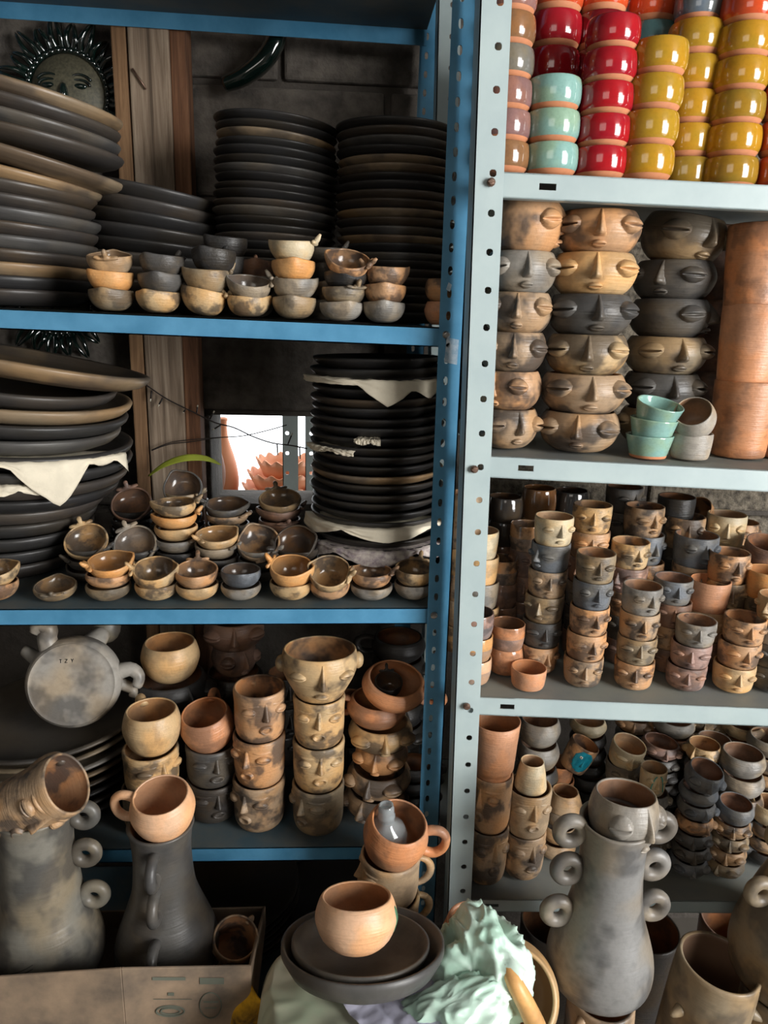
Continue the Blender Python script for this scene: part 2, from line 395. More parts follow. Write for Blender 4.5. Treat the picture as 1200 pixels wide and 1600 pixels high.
# ------------------------------------------------------------------ pottery prototypes (unit radius, face towards -Y)
def patch(rf, ang, z0, w, h, hf, nu=17, nv=25, tiltz=0):
    def fn(i, j):
        u, v = 2*i-1, 2*j-1; zz = z0+v*h/2+tiltz*u*w/2; r = rf(zz); a = -PI/2+ang+u*w/2/r
        q = r+hf(u, v); return (q*math.cos(a), q*math.sin(a), zz)
    return MB().grid(fn, nu, nv)
def eye_h(amp, s0=-.12, sw=.11):
    def h(u, v):
        a = max(0., 1-u*u)**.75
        if a < .02: return -.03
        s = v/a
        if abs(s) >= 1: return -.03
        d = math.sqrt(1-s*s)*math.sqrt(a); g = math.exp(-((s-s0)/sw)**2)*min(1, a*1.6)
        return amp*d*(1-1.18*g)-.008
    return h
def nose_h(amp, w0=.3):
    def h(u, v):
        t = (1-v)/2; w = w0+(1-w0)*t**1.4; q = abs(u)/w
        if q >= 1: return -.03
        p = (.12+.88*(t/.84)**1.15) if t < .84 else math.cos((t-.84)/.16*PI/2)
        nl = .35*math.exp(-((q-.72)/.2)**2)*math.exp(-((t-.82)/.1)**2)
        return amp*((1-q**1.7)*p+nl*.6)-.02
    return h
def ring_h(amp):
    def h(u, v):
        d = math.sqrt(u*u+v*v)
        return amp*math.exp(-((d-.66)/.2)**2)-.015 if d < 1 else -.03
    return h
def rf_of(prof):
    def rf(z):
        for (r0, z0), (r1, z1) in zip(prof, prof[1:]):
            if z <= z1: return r0+(r1-r0)*max(0, (z-z0))/max(1e-6, z1-z0)
        return prof[-1][0]
    return rf
def wall_profile(outer, th, floor):
    """outer: (r, z) foot to rim; returns closed vessel profile and the index where the inside starts"""
    p = [(0, outer[0][1])]+list(outer); R, H = outer[-1]
    p += [(R-th*.35, H+th*.35), (R-th, H)]; k = len(p)-1
    for (r, z) in reversed(outer[:-1]):
        if z > floor+th*.25 and r-th > th*.5: p.append((r-th, z))
    r = p[-1][0]; p += [(r*.75, floor+.01), (0, floor)]
    return p, k
def smooth_prof(pts, n=3):
    out = []
    for i in range(len(pts)-1):
        p0 = pts[max(0, i-1)]; p1 = pts[i]; p2 = pts[i+1]; p3 = pts[min(len(pts)-1, i+2)]
        for k in range(n):
            t = k/n
            out.append(tuple(.5*((2*p1[j])+(-p0[j]+p2[j])*t+(2*p0[j]-5*p1[j]+4*p2[j]-p3[j])*t*t+(-p0[j]+3*p1[j]-3*p2[j]+p3[j])*t**3) for j in (0, 1)))
    out.append(pts[-1]); return out
PROTO = {}
def vessel(outer, th, floor, seg=32, outm='clay', inm='clay_in', name='body', fn=None, n=3):
    o = smooth_prof(outer, n); p, k = wall_profile(o, th, floor)
    mb = MB().lathe(p, seg, [0 if i < k else 1 for i in range(len(p)-1)], fn); return mb.mesh(name, [outm, inm]), o
def crown_mesh():
    mb = MB(); pts = []
    n = 41
    for k in range(n):
        ph = math.radians(-95+190*k/(n-1)); r = .17+.23*max(0, math.cos(ph*4.6))**.6*(1-.15*abs(ph)/1.6) if abs(ph) < 1.55 else .15
        pts.append((r*math.sin(ph), r*math.cos(ph)+.04))
    v = []
    for s, yy in ((.55, -.075), (1, -.02), (1, .05), (.55, .085)):
        for (x, z2) in pts: v.append((x*s, yy, (z2-.1)*s+.1))
    f = []
    for i in range(3):
        for k in range(n): k2 = (k+1) % n; f.append((i*n+k, i*n+k2, (i+1)*n+k2, (i+1)*n+k))
    f.append(tuple(range(n))[::-1]); f.append(tuple(3*n+k for k in range(n)))
    # lean outwards and set on the rim at -Y
    R = Matrix.Rotation(math.radians(34), 3, 'X')
    v = [R @ (Vector(q)*1.5)+Vector((0, -.92, .86)) for q in v]
    return mb.add(v, f).mesh('crown', ['clay'])
def build_proto(kind):
    base, var = (kind.split('/')+['0'])[:2]; var = int(var); rnd = random.Random(kind)
    if base in ('pom', 'pomg'):
        outer = [(.36, 0), (.62, .1), (.84, .32), (.97, .62), (1.0, .85), (.985, 1.02)]
        def fn(r, z, a):
            d = abs((a-PI/2+PI) % (2*PI)-PI); t = max(0, z)/1.02
            q = 1+.16*math.exp(-(d/.30)**2)*t-.05*math.exp(-((PI-d)/.35)**2)*t
            return r*q, z+t*t*(.07*math.exp(-(d/.3)**2)-.05*math.sin(d)**2+.02*math.exp(-((PI-d)/.4)**2))
        me, o = vessel(outer, .085, .1, 40, fn=fn, name='pomegranate_bowl')
        return 1.03, me, [('crown', crown_mesh())] if base == 'pom' else []
    if base == 'barrel':
        o = smooth_prof([(.68, 0), (.8, .08), (.91, .22), (.975, .36), (1.0, .6), (.99, .88), (.955, 1.06), (.93, 1.12)], 3); p, k = wall_profile(o, .07, .1)
        mats = []
        for i in range(len(p)-1):
            zz = (p[i][1]+p[i+1][1])/2; mats.append(0 if i >= k or zz > .24 else 1)
        return 1.12, MB().lathe(p, 36, mats).mesh('glazed_cup', ['glaze', 'terracotta']), []
    if base == 'plate':
        o = [(.70, 0), (.76, .01), (.9, .1), (.975, .185), (1.0, .235), (.995, .265)]
        p = [(0, .012)]+o+[(.975, .275), (.95, .25), (.9, .17), (.72, .07), (0, .06)]
        return .27, MB().lathe(p, 56).mesh('clay_plate', ['burnished']), []
    if base == 'dish':
        o = [(.74, 0), (.82, .015), (.93, .12), (.985, .24), (1.0, .33), (.99, .37)]
        p = [(0, .012)]+o+[(.968, .385), (.94, .35), (.89, .2), (.76, .08), (0, .06)]
        return .38, MB().lathe(p, 64).mesh('clay_dish', ['burnished']), []
    if base == 'lid':
        p = [(0, 0), (.7, 0), (.9, .08), (1.0, .2), (1.0, .26), (.96, .26), (.88, .15), (.7, .08), (0, .07)]
        return .26, MB().lathe(p, 56).mesh('clay_dish', ['burnished']), []
    parts = []
    if base == 'fbowl':
        outer = [(.48, 0), (.66, .06), (.86, .25), (.98, .52), (1.0, .72), (.93, .95), (.86, 1.08)]
        me, o = vessel(outer, .07, .08, 44, inm='inside_matte', name='face_bowl'); rf = rf_of(o)
        ea = .78+rnd.uniform(-.06, .08); ez = .70+rnd.uniform(-.03, .04); ew = .66+rnd.uniform(-.05, .06); eh = .46+rnd.uniform(-.04, .06)
        for s in (-1, 1): parts.append(('eye', patch(rf, s*ea, ez, ew, eh, eye_h(.20, -.1), tiltz=-.05*s).mesh('eye', ['clay'])))
        parts.append(('nose', patch(rf, 0, .74, .32, .66, nose_h(.26), 13, 17).mesh('nose', ['clay'])))
        parts.append(('mouth', patch(rf, 0, .25, .36, .2, eye_h(.15, -.15, .13), 13, 19).mesh('mouth', ['clay'])))
        return 1.08, me, parts
    if base == 'fcup':
        outer = [(.70, 0), (.82, .06), (.92, .3), (.97, .9), (1.0, 1.5), (.985, 1.86)]
        me, o = vessel(outer, .085, .1, 36, inm='inside_matte', name='face_cup'); rf = rf_of(o)
        ea = .66+rnd.uniform(-.06, .06); ez = 1.24+rnd.uniform(-.08, .06); ew = .66+rnd.uniform(-.08, .08); eh = .44+rnd.uniform(-.06, .08)
        for s in (-1, 1): parts.append(('eye', patch(rf, s*ea, ez, ew, eh, eye_h(.18, -.12), tiltz=-.08*s).mesh('eye', ['clay'])))
        parts.append(('nose', patch(rf, 0, 1.14, .40, .86, nose_h(.34), 13, 17).mesh('nose', ['clay'])))
        parts.append(('mouth', patch(rf, 0, .48+rnd.uniform(-.04, .04), .44, .26, eye_h(.2, -.15, .13), 13, 19).mesh('mouth', ['clay'])))
        return 1.86, me, parts
    if base == 'fmug':
        outer = [(.62, 0), (.82, .08), (.95, .35), (1.0, .9), (1.0, 1.7), (1.03, 2.2), (1.0, 2.36)]
        me, o = vessel(outer, .09, .1, 44, inm='inside_matte', name='face_mug'); rf = rf_of(o)
        for s in (-1, 1):
            parts.append(('eye', patch(rf, s*.68, 1.62, .62, .44, eye_h(.17, -.1, .1), tiltz=-.05*s).mesh('eye', ['clay'])))
            parts.append(('brow', patch(rf, s*.62, 1.95, .8, .14, lambda u, v: .07*max(0, 1-u*u)*max(0, 1-v*v)-.012, 13, 7, -.06*s).mesh('brow', ['clay'])))
        parts.append(('nose', patch(rf, 0, 1.62, .34, .85, nose_h(.28, .5), 13, 15).mesh('nose', ['clay'])))
        parts.append(('mouth', patch(rf, 0, .82, .62, .46, ring_h(.13) if var % 2 == 0 else eye_h(.16, -.1, .12), 17, 17).mesh('mouth', ['clay'])))
        if var < 2:
            mb = MB().tube([(0, .9+.55*math.sin(a), 1.25+.72*math.cos(a)) for a in [k*PI/12 for k in range(13)]], .14, 10, 0, .8); parts.append(('handle', mb.mesh('handle', ['clay'])))
        return 2.36, me, parts
    if base in ('rmug', 'rcup', 'rbowl'):
        outer = [(.46, 0), (.62, .05), (.85, .3), (.99, .68), (1.0, .9), (.92, 1.2), (.86, 1.32)]
        me, o = vessel(outer, .07, .09, 48, inm='inside_matte', name='round_mug')
        if base == 'rmug':
            pts = [(.86, 0, 1.12), (1.05, 0, 1.2), (1.3, 0, 1.2), (1.5, 0, 1.05), (1.56, 0, .8), (1.5, 0, .55), (1.32, 0, .38), (1.1, 0, .36), (.88, 0, .44)]
            parts.append(('handle', MB().tube(smooth3(pts), .135, 12, 0, 1.15).mesh('handle', ['clay'])))
        return 1.32, me, parts
    if base == 'cup':
        outer = [(.78, 0), (.86, .05), (.92, .3), (.97, .9), (1.0, 1.6), (.985, 1.85)]
        me, o = vessel(outer, .07, .09, 40, inm='inside_matte', name='clay_cup'); return 1.85, me, []
    if base == 'gcup':   # glazed, rounded shoulder
        outer = [(.74, 0), (.86, .06), (.97, .5), (1.0, 1.0), (.95, 1.5), (.9, 1.75)]
        me, o = vessel(outer, .06, .09, 40, 'glaze', 'clay_in', name='glazed_cup'); return 1.75, me, []
    if base == 'tcup':   # two-tone: bare band above, grey below
        outer = [(.74, 0), (.86, .06), (.95, .5), (1.0, 1.0), (1.0, 1.5), (.98, 1.8)]
        o = smooth_prof(outer, 3); p, k = wall_profile(o, .06, .09)
        mats = [2 if i >= k else (1 if (p[i][1]+p[i+1][1])/2 < .95 else 0) for i in range(len(p)-1)]
        return 1.8, MB().lathe(p, 40, mats).mesh('two_tone_cup', ['glaze', 'grey_slip', 'clay_in']), []
    if base == 'conic':
        outer = [(.72, 0), (.76, .03), (.86, .5), (.95, .95), (1.0, 1.25)]
        o = smooth_prof(outer, 3); p, k = wall_profile(o, .07, .09)
        mats = [0 if i >= k or (p[i][1]+p[i+1][1])/2 > .2 else 1 for i in range(len(p)-1)]
        return 1.25, MB().lathe(p, 40, mats).mesh('glazed_cup', ['glaze', 'terracotta']), []
    if base == 'pot':
        outer = [(.80, 0), (.86, .05), (.9, .6), (.96, 1.6), (1.0, 2.6), (1.0, 3.0)]
        me, o = vessel(outer, .07, .1, 44, inm='inside_matte', name='cylinder_pot', n=2); return 3.0, me, []
    if base == 'taper':   # wide above, stepped foot
        outer = [(.72, 0), (.76, .05), (.78, .28), (.86, .42), (.92, 1.3), (1.0, 2.3)]
        me, o = vessel(outer, .07, .12, 44, inm='inside_matte', name='tapered_pot', n=2); return 2.3, me, []
    if base == 'neck':    # small cup narrower at the mouth
        outer = [(.9, 0), (1.0, .12), (.98, .3), (.86, .9), (.74, 1.3), (.72, 1.42)]
        me, o = vessel(outer, .08, .1, 40, inm='inside_matte', name='narrow_cup'); return 1.42, me, []
    if base == 'goblet':  # round head with ears
        outer = [(.5, 0), (.6, .08), (.74, .35), (.92, .75), (1.0, 1.1), (.98, 1.35), (.95, 1.5)]
        me, o = vessel(outer, .06, .1, 48, inm='inside_matte', name='face_goblet'); rf = rf_of(o)
        for s in (-1, 1):
            parts.append(('eye', patch(rf, s*.68, 1.0, .5, .3, eye_h(.15, -.15, .12)).mesh('eye', ['clay'])))
            parts.append(('ear', MB().ball((s*1.0, -.05, 1.12), .16, .2, .26, 12, 8).mesh('ear', ['clay'])))
        parts.append(('nose', patch(rf, 0, .98, .3, .85, nose_h(.26, .3), 13, 15).mesh('nose', ['clay'])))
        parts.append(('mouth', patch(rf, 0, .35, .38, .22, eye_h(.14, -.1, .14), 13, 13).mesh('mouth', ['clay'])))
        return 1.5, me, parts
    raise KeyError(kind)
def smooth3(pts, n=4):
    out = []
    P = [Vector(p) for p in pts]
    for i in range(len(P)-1):
        p0, p1, p2, p3 = P[max(0, i-1)], P[i], P[i+1], P[min(len(P)-1, i+2)]
        for k in range(n):
            t = k/n; out.append(.5*((2*p1)+(p2-p0)*t+(2*p0-5*p1+4*p2-p3)*t*t+(3*p1-p0-3*p2+p3)*t**3))
    out.append(P[-1]); return out
clay_mat('grey_slip', rough=.5, glossy=srgb('#6e6e70'), bump=.2)

KN = {'pom': ('pomegranate_bowl', 'pomegranate-shaped bowl', 'bowl'), 'pomg': ('pomegranate_bowl', 'pomegranate-shaped bowl', 'bowl'), 'barrel': ('glazed_cup', 'glazed cup', 'cup'),
      'plate': ('clay_plate', 'clay plate', 'plate'), 'dish': ('clay_dish', 'clay dish', 'dish'), 'fbowl': ('face_bowl', 'face bowl', 'bowl'), 'fcup': ('face_cup', 'face cup', 'cup'),
      'fmug': ('face_mug', 'face mug', 'mug'), 'rmug': ('round_mug', 'round mug', 'mug'), 'rcup': ('round_cup', 'round cup', 'cup'), 'rbowl': ('round_bowl', 'round bowl', 'bowl'), 'cup': ('clay_cup', 'plain cup', 'cup'),
      'gcup': ('glazed_cup', 'glazed cup', 'cup'), 'tcup': ('two_tone_cup', 'two-tone cup', 'cup'), 'conic': ('glazed_cup', 'glazed cup', 'cup'), 'pot': ('cylinder_pot', 'cylinder pot', 'pot'),
      'taper': ('tapered_pot', 'tapered pot', 'pot'), 'neck': ('narrow_cup', 'narrow-necked cup', 'cup'), 'goblet': ('face_goblet', 'face goblet', 'goblet'), 'lid': ('clay_dish', 'clay dish', 'dish')}
OV = {'pom': 1.2, 'pomg': 1.2, 'barrel': 1.0, 'plate': 1.35, 'dish': 1.2, 'lid': 1.25, 'fbowl': 1.05, 'fcup': 1.07, 'fmug': 1.05, 'rmug': 1.0, 'rcup': 1.03, 'rbowl': 1.0, 'cup': 1.06, 'gcup': 1.05, 'tcup': 1.05, 'conic': 1.35, 'pot': 1.02, 'taper': 1.02, 'neck': 1.0, 'goblet': 1.0}
# colour key -> (hex, smoke, name)
CC = {'buff': ('#cbab80', .35, 'buff'), 'bsm': ('#c0a47c', .9, 'smoked buff'), 'or': ('#d29f68', .2, 'orange'), 'os': ('#bb9470', .9, 'smoked orange'), 'tan': ('#b39a7c', .4, 'tan'), 'ts': ('#a68d72', .95, 'smoky tan'),
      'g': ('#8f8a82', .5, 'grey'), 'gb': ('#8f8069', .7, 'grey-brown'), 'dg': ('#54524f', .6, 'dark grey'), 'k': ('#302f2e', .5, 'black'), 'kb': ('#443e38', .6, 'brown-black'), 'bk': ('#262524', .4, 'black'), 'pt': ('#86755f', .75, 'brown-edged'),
      'sl': ('#6b7076', .55, 'slate'), 'pale': ('#cbbb9c', .3, 'pale'), 'br': ('#85695a', .6, 'brown'), 'tc': ('#cb9674', .2, 'terracotta'), 'ts2': ('#c08a66', .5, 'smudged terracotta'), 'pk': ('#9d8177', .7, 'pinkish'),
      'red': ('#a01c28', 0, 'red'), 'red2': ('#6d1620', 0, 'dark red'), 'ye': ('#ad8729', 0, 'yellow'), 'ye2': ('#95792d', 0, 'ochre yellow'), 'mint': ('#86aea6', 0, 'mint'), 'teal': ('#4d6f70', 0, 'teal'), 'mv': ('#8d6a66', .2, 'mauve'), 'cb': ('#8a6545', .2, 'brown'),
      'gy': ('#73726c', .2, 'grey'), 'slb': ('#68747f', .1, 'slate blue'), 'ored': ('#c8502c', 0, 'orange-red'), 'pg': ('#a39c92', .2, 'light grey'), 'vg': ('#77746b', .8, 'grey'), 'vb': ('#7f7e7c', .7, 'grey'), 'bt': ('#dcb290', .1, 'peach')}
ORD = ['', 'first', 'second', 'third', 'fourth', 'fifth', 'sixth', 'seventh', 'eighth', 'ninth', 'tenth', 'eleventh', 'twelfth', 'thirteenth', 'fourteenth', 'fifteenth', 'sixteenth', 'seventeenth', 'eighteenth', 'nineteenth', 'twentieth', 'twenty-first', 'twenty-second', 'twenty-third', 'twenty-fourth', 'twenty-fifth', 'twenty-sixth', 'twenty-seventh', 'twenty-eighth']
def place(kind, loc, R, H, color, yaw=0, tx=0, ty=0, label='', group=None, part_color=None):
    base = kind.split('/')[0]
    if kind not in PROTO: PROTO[kind] = build_proto(kind)
    h, me, parts = PROTO[kind]; nm, noun, cat = KN[base]
    c = CC[color]; rgba = srgb(c[0], c[1])
    o = obj(nm, me, None, rgba, loc); o.rotation_mode = 'ZYX'
    o.rotation_euler = (math.radians(tx), math.radians(ty), math.radians(yaw)); o.scale = (R, R, H/h)
    for pn, pm in parts: obj(pn, pm, o, rgba)
    tag(o, label, cat, group); return o
DBG = []
def zval(z): return z if callable(z) else (lambda x: z)
def stack(kind, px, Y, z, tx_, ty_, w, items, desc, group=None, tilt=(0, 0), tilt_top=None, jit=0.0, ov=None):
    """items bottom to top: (colour, yaw, options)"""
    rnd = random.Random(desc)
    base = on_plane(px, Y, zval(z)); base.z += .0035; top = at(tx_, ty_, Y); n = len(items)
    o_ = ov or OV[kind.split('/')[0]]; p = (top.z-base.z)/(n-1+o_)
    DBG.append((desc, round(proj(base)[1]), round(p*1000), round(w*depth(base)/F*100, 1)))
    out = []
    for i, it in enumerate(items):
        col, yaw, op = (tuple(it)+(0, {}))[:3] if isinstance(it, (tuple, list)) else (it, 0, {})
        if not isinstance(op, dict): op = {}
        kd = op.get('k', kind); t = i*p/max(1e-6, (top.z-base.z))
        c = base.lerp(top, t); zz = base.z+i*p+op.get('dz', 0)
        if 'x' in op: c = on_plane(op['x'], Y, lambda x: zz)
        Yi = Y+op.get('dy', 0); yaw = yaw-math.degrees(math.atan2(c.x, Y))
        wp_ = op.get('w', w); R = wp_/2*depth((c.x, Yi, zz))/F
        H = p*op.get('ov', o_ if kd == kind else OV[kd.split('/')[0]])
        if 'h' in op: H = op['h']*depth(c)/F
        q = i/max(1, n-1); tt = tilt_top or tilt
        ax = tilt[0]+(tt[0]-tilt[0])*q+op.get('tx', 0)+rnd.uniform(-1, 1)*jit; ay = tilt[1]+(tt[1]-tilt[1])*q+op.get('ty', 0)+rnd.uniform(-1, 1)*jit
        fr = n-i
        noun = KN[kd.split('/')[0]][1]; cn = op.get('n', CC[col][2])
        if n == 1: lab = f"{cn} {noun} {desc}"
        else:
            pos = 'top of' if fr == 1 else ('bottom of' if i == 0 else ORD[fr]+' down in')
            lab = f"{cn} {noun}, {pos} {desc}"
            if len(lab.replace('-', ' ').split()) > 16: lab = f"{cn.split()[-1]} {noun}, {pos} {desc}"
        lab = op.get('l', lab)
        out.append(place(kd, (c.x+rnd.uniform(-1, 1)*jit*.0006, Yi, zz), R, H, col, yaw, ax, ay, lab, group or desc))
    return out

# ------------------------------------------------------------------ plates and dishes on the blue rack
def pl(n, seed, sp=None, pal=('k', 'bk', 'dg', 'k', 'kb', 'bk')):
    r = random.Random(seed); L = [[r.choice(pal), r.uniform(0, 360), {'w_': r.uniform(.97, 1.03)}] for _ in range(n)]
    for i, c in (sp or {}).items(): L[i][0] = c
    return L
def wj(L, w):
    for it in L: it[2]['w'] = w*it[2].get('w_', 1)
    return L
# shelf A
dsh = [('kb', 0, {'w': 262}), ('k', 40, {'w': 266}), ('pt', 90, {'w': 270}), ('kb', 200, {'w': 268}), ('dg', 60, {'w': 272}), ('kb', 300, {'w': 276, 'x': 8}), ('dg', 10, {'w': 284, 'x': 8}), ('kb', 130, {'w': 268, 'x': 6}),
       ('kb', 220, {'w': 272, 'x': 6}), ('pt', 40, {'w': 286, 'x': 6, 'ty': 3}), ('pt', 310, {'w': 330, 'x': 20, 'ty': 5, 'dz': .006}), ('kb', 80, {'w': 300, 'x': 34, 'dz': .01}), ('dg', 30, {'w': 290, 'x': 34, 'dz': .01}), ('kb', 80, {'w': 290, 'x': 34, 'dz': .01}), ('pt', 150, {'w': 296, 'x': 34, 'dz': .01})]
stack('dish', 2, 1.235, zA, 30, 158, 270, dsh, 'leaning dish stack, upper blue shelf', tilt=(0, 0), tilt_top=(3, 11), ov=1.2)
stack('plate', 240, 1.357, zA, 240, 300, 212, wj(pl(9, 3), 212), 'low plate stack, upper blue shelf', tilt=(0, 0), tilt_top=(2, 9))
stack('plate', 430, 1.32, zA, 432, 196, 190, wj(pl(24, 5, {21: 'pt', 12: 'dg'}), 190), 'left tall plate stack, upper blue shelf', tilt=(0, 0), tilt_top=(1, 4.5), jit=.7)
stack('plate', 618, 1.30, zA, 618, 203, 184, wj(pl(23, 6, {18: 'pt', 17: 'pt', 12: 'pt', 9: 'pt'}, ('k', 'kb', 'dg', 'kb', 'k')), 184), 'plate stack touching blue post', tilt=(0, 0), tilt_top=(1, 0), jit=.6)
# shelf B
d5 = [('kb', 0, {'w': 232}), ('k', 40, {'w': 236}), ('k', 90, {'w': 240}), ('k', 200, {'w': 244}), ('kb', 60, {'w': 262}), ('bk', 300, {'w': 300}), ('kb', 10, {'w': 322}), ('k', 130, {'w': 330}),
      ('k', 220, {'w': 326}), ('dg', 40, {'w': 318, 'x': 20}), ('k', 310, {'w': 322, 'x': 30}), ('pt', 80, {'w': 326, 'x': 34}), ('kb', 30, {'w': 300, 'x': 22, 'ty': 2}), ('pt', 80, {'w': 350, 'x': 50, 'ty': 3, 'tx': -5, 'dz': .010})]
stack('dish', 16, 1.265, zB, 52, 566, 330, d5, 'wide dish stack, middle blue shelf', tilt=(0, 0), tilt_top=(2, 7), ov=1.2)
stack('plate', 588, 1.235, zB, 590, 556, 204, wj(pl(24, 8, {19: 'kb', 11: 'pt', 20: 'bk'}, ('k', 'bk', 'k', 'bk')), 204), 'plate stack with paper, middle blue shelf', tilt=(0, 0), tilt_top=(0, -1.5), jit=.5)

# ------------------------------------------------------------------ pomegranate bowls, upper blue shelf
YA = 1.093
P1 = 'bowls on the upper blue shelf'
stack('pom', 176, YA, zA, 174, 397, 68, [('gb', 160), ('or', 120, {'k': 'pomg'}), ('tan', -10, {'tx': 12})], 'first bowl stack from left, upper blue shelf', P1)
stack('pom', 249, YA, zA, 258, 400, 68, [('bsm', 150), ('dg', 170), ('dg', 140)], 'second bowl stack from left, upper blue shelf', P1)
stack('pom', 316, YA, zA, 340, 390, 68, [('bsm', 80, {'tx': -6, 'ty': 10}), ('gb', 100, {'x': 325}), ('k', 150, {'x': 335})], 'third bowl stack from left, upper blue shelf', P1)
stack('pomg', 354, YA+.06, zA, 354, 372, 66, [('k', 90, {'k': 'pom'}), ('dg', 90), ('dg', 90), ('k', 120)], 'dark stack behind third, upper blue shelf', P1)
stack('pom', 388, YA, zA, 392, 436, 66, [('bsm', 270), ('g', 85, {'tx': 18, 'ty': 6})], 'fourth bowl stack from left, upper blue shelf', P1)
stack('pom', 400, YA+.07, zA, 400, 408, 60, [('g', 60), ('g', 200), ('br', 180)], 'stack behind fourth, upper blue shelf', P1)
stack('pom', 460, YA, zA, 457, 378, 68, [('gb', 170, {'k': 'pomg'}), ('g', 270), ('or', 180, {'k': 'pomg'}), ('pale', 80)], 'four-high bowl stack, upper blue shelf', P1)
stack('pom', 502, YA+.07, zA, 508, 388, 60, [('g', 60), ('gb', 200), ('dg', 180), ('dg', 85)], 'stack behind four-high one, upper shelf', P1)
stack('pom', 533, YA, zA, 545, 400, 68, [('g', 200), ('gb', 35, {'x': 537}), ('k', 180, {'x': 540}), ('os', 75, {'tx': 30, 'ty': 6})], 'sixth front bowl stack, upper blue shelf', P1)
stack('pom', 599, YA, zA, 605, 418, 66, [('g', 180, {'k': 'pomg'}), ('os', 180, {'k': 'pomg'}), ('os', -80)], 'seventh front bowl stack, upper blue shelf', P1)
stack('rcup', 690, YA+.01, zA, 692, 437, 56, [('tc', 0), ('os', 0)], 'orange cup pair behind blue post, upper shelf', P1)

# ------------------------------------------------------------------ pomegranate bowls, middle blue shelf
P2 = 'bowls on the middle blue shelf'
YB = 1.088
stack('pom', -2, YB, zB, -3, 884, 62, [('os', 180), ('bsm', 270, {'tx': 10})], 'bowl pair cut by left frame edge', P2)
stack('pom', 89, YB+.005, zB, 88, 912, 64, [('gb', -10, {'tx': 8})], 'alone at front left of middle blue shelf', P2)
stack('pom', 171, YB, zB, 176, 873, 68, [('gb', 180, {'k': 'pomg'}), ('os', 120, {'k': 'pomg'}), ('or', -75, {'tx': 12})], 'front stack right of lone bowl, middle shelf', P2)
stack('pom', 141, YB+.085, zB, 139, 835, 66, [('dg', 60), ('dg', -80), ('dg', 60), ('bsm', 185, {'tx': 38, 'x': 139})], 'back left bowl stack, middle shelf', P2)
stack('pom', 212, YB+.10, zB, 216, 840, 66, [('k', 60), ('k', 100), ('dg', 60), ('g', 195, {'tx': 48})], 'stack topped by facing bowl, middle shelf', P2)
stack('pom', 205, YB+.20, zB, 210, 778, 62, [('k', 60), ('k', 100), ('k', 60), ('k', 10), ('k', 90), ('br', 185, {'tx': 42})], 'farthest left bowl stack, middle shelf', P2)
stack('pom', 246, YB, zB, 243, 888, 66, [('bsm', 200, {'k': 'pomg'}), ('bsm', -100, {'tx': 18, 'ov': 1.5})], 'second front bowl pair, middle shelf', P2)
stack('pom', 309, YB, zB, 308, 890, 66, [('buff', 200, {'k': 'pomg'}), ('os', 175, {'tx': 8, 'ov': 1.4})], 'third front bowl pair, middle shelf', P2)
stack('pom', 279, YB+.11, zB, 273, 783, 66, [('g', 60), ('k', 150), ('g', 60), ('buff', 200), ('or', 100), ('bsm', 95)], 'tall buff bowl stack below window, middle shelf', P2)
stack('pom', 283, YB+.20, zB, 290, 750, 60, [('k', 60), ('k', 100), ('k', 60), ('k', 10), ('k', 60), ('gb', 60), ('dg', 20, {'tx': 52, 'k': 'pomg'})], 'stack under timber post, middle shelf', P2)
stack('pom', 377, YB, zB, 377, 893, 62, [('g', 200, {'k': 'pomg'}), ('sl', 180, {'k': 'pomg', 'ov': 1.45})], 'slate and grey front pair, middle shelf', P2)
stack('pom', 339, YB+.085, zB, 340, 832, 66, [('g', 60), ('dg', 150), ('g', 60), ('buff', -60, {'tx': 8})], 'stack behind slate pair, middle shelf', P2)
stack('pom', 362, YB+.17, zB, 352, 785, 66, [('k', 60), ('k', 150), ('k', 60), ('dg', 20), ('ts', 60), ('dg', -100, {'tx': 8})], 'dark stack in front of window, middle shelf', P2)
stack('pom', 405, YB+.085, zB, 406, 838, 66, [('dg', 60), ('dg', 150), ('g', 60), ('ts', 20, {'tx': 40})], 'stack with open tan bowl, middle shelf', P2)
stack('pom', 455, YB, zB, 456, 884, 66, [('bsm', 200, {'k': 'pomg'}), ('or', -110, {'tx': 14, 'ov': 1.45})], 'fourth front bowl pair, middle shelf', P2)
stack('pom', 468, YB+.08, zB, 463, 838, 66, [('k', 60), ('k', 100), ('kb', 200), ('kb', -80, {'tx': 44, 'ty': -12})], 'dark glossy bowl stack beside black plates', P2)
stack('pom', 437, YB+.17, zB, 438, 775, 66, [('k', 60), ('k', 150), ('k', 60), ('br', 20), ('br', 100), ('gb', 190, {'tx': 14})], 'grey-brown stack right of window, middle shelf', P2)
stack('pom', 515, YB, zB, 516, 884, 64, [('os', 200, {'k': 'pomg'}), ('bsm', 75, {'tx': 34, 'ov': 1.4})], 'fifth front bowl pair, middle shelf', P2)
stack('pom', 580, YB, zB, 581, 893, 66, [('g', 200, {'k': 'pomg'}), ('os', 80, {'ov': 1.35})], 'sixth front bowl pair, middle shelf', P2)
stack('pom', 646, YB, zB, 647, 887, 62, [('g', 200, {'k': 'pomg'}), ('bsm', 165, {'tx': 6, 'ov': 1.35})], 'front bowl pair touching blue post, middle shelf', P2)

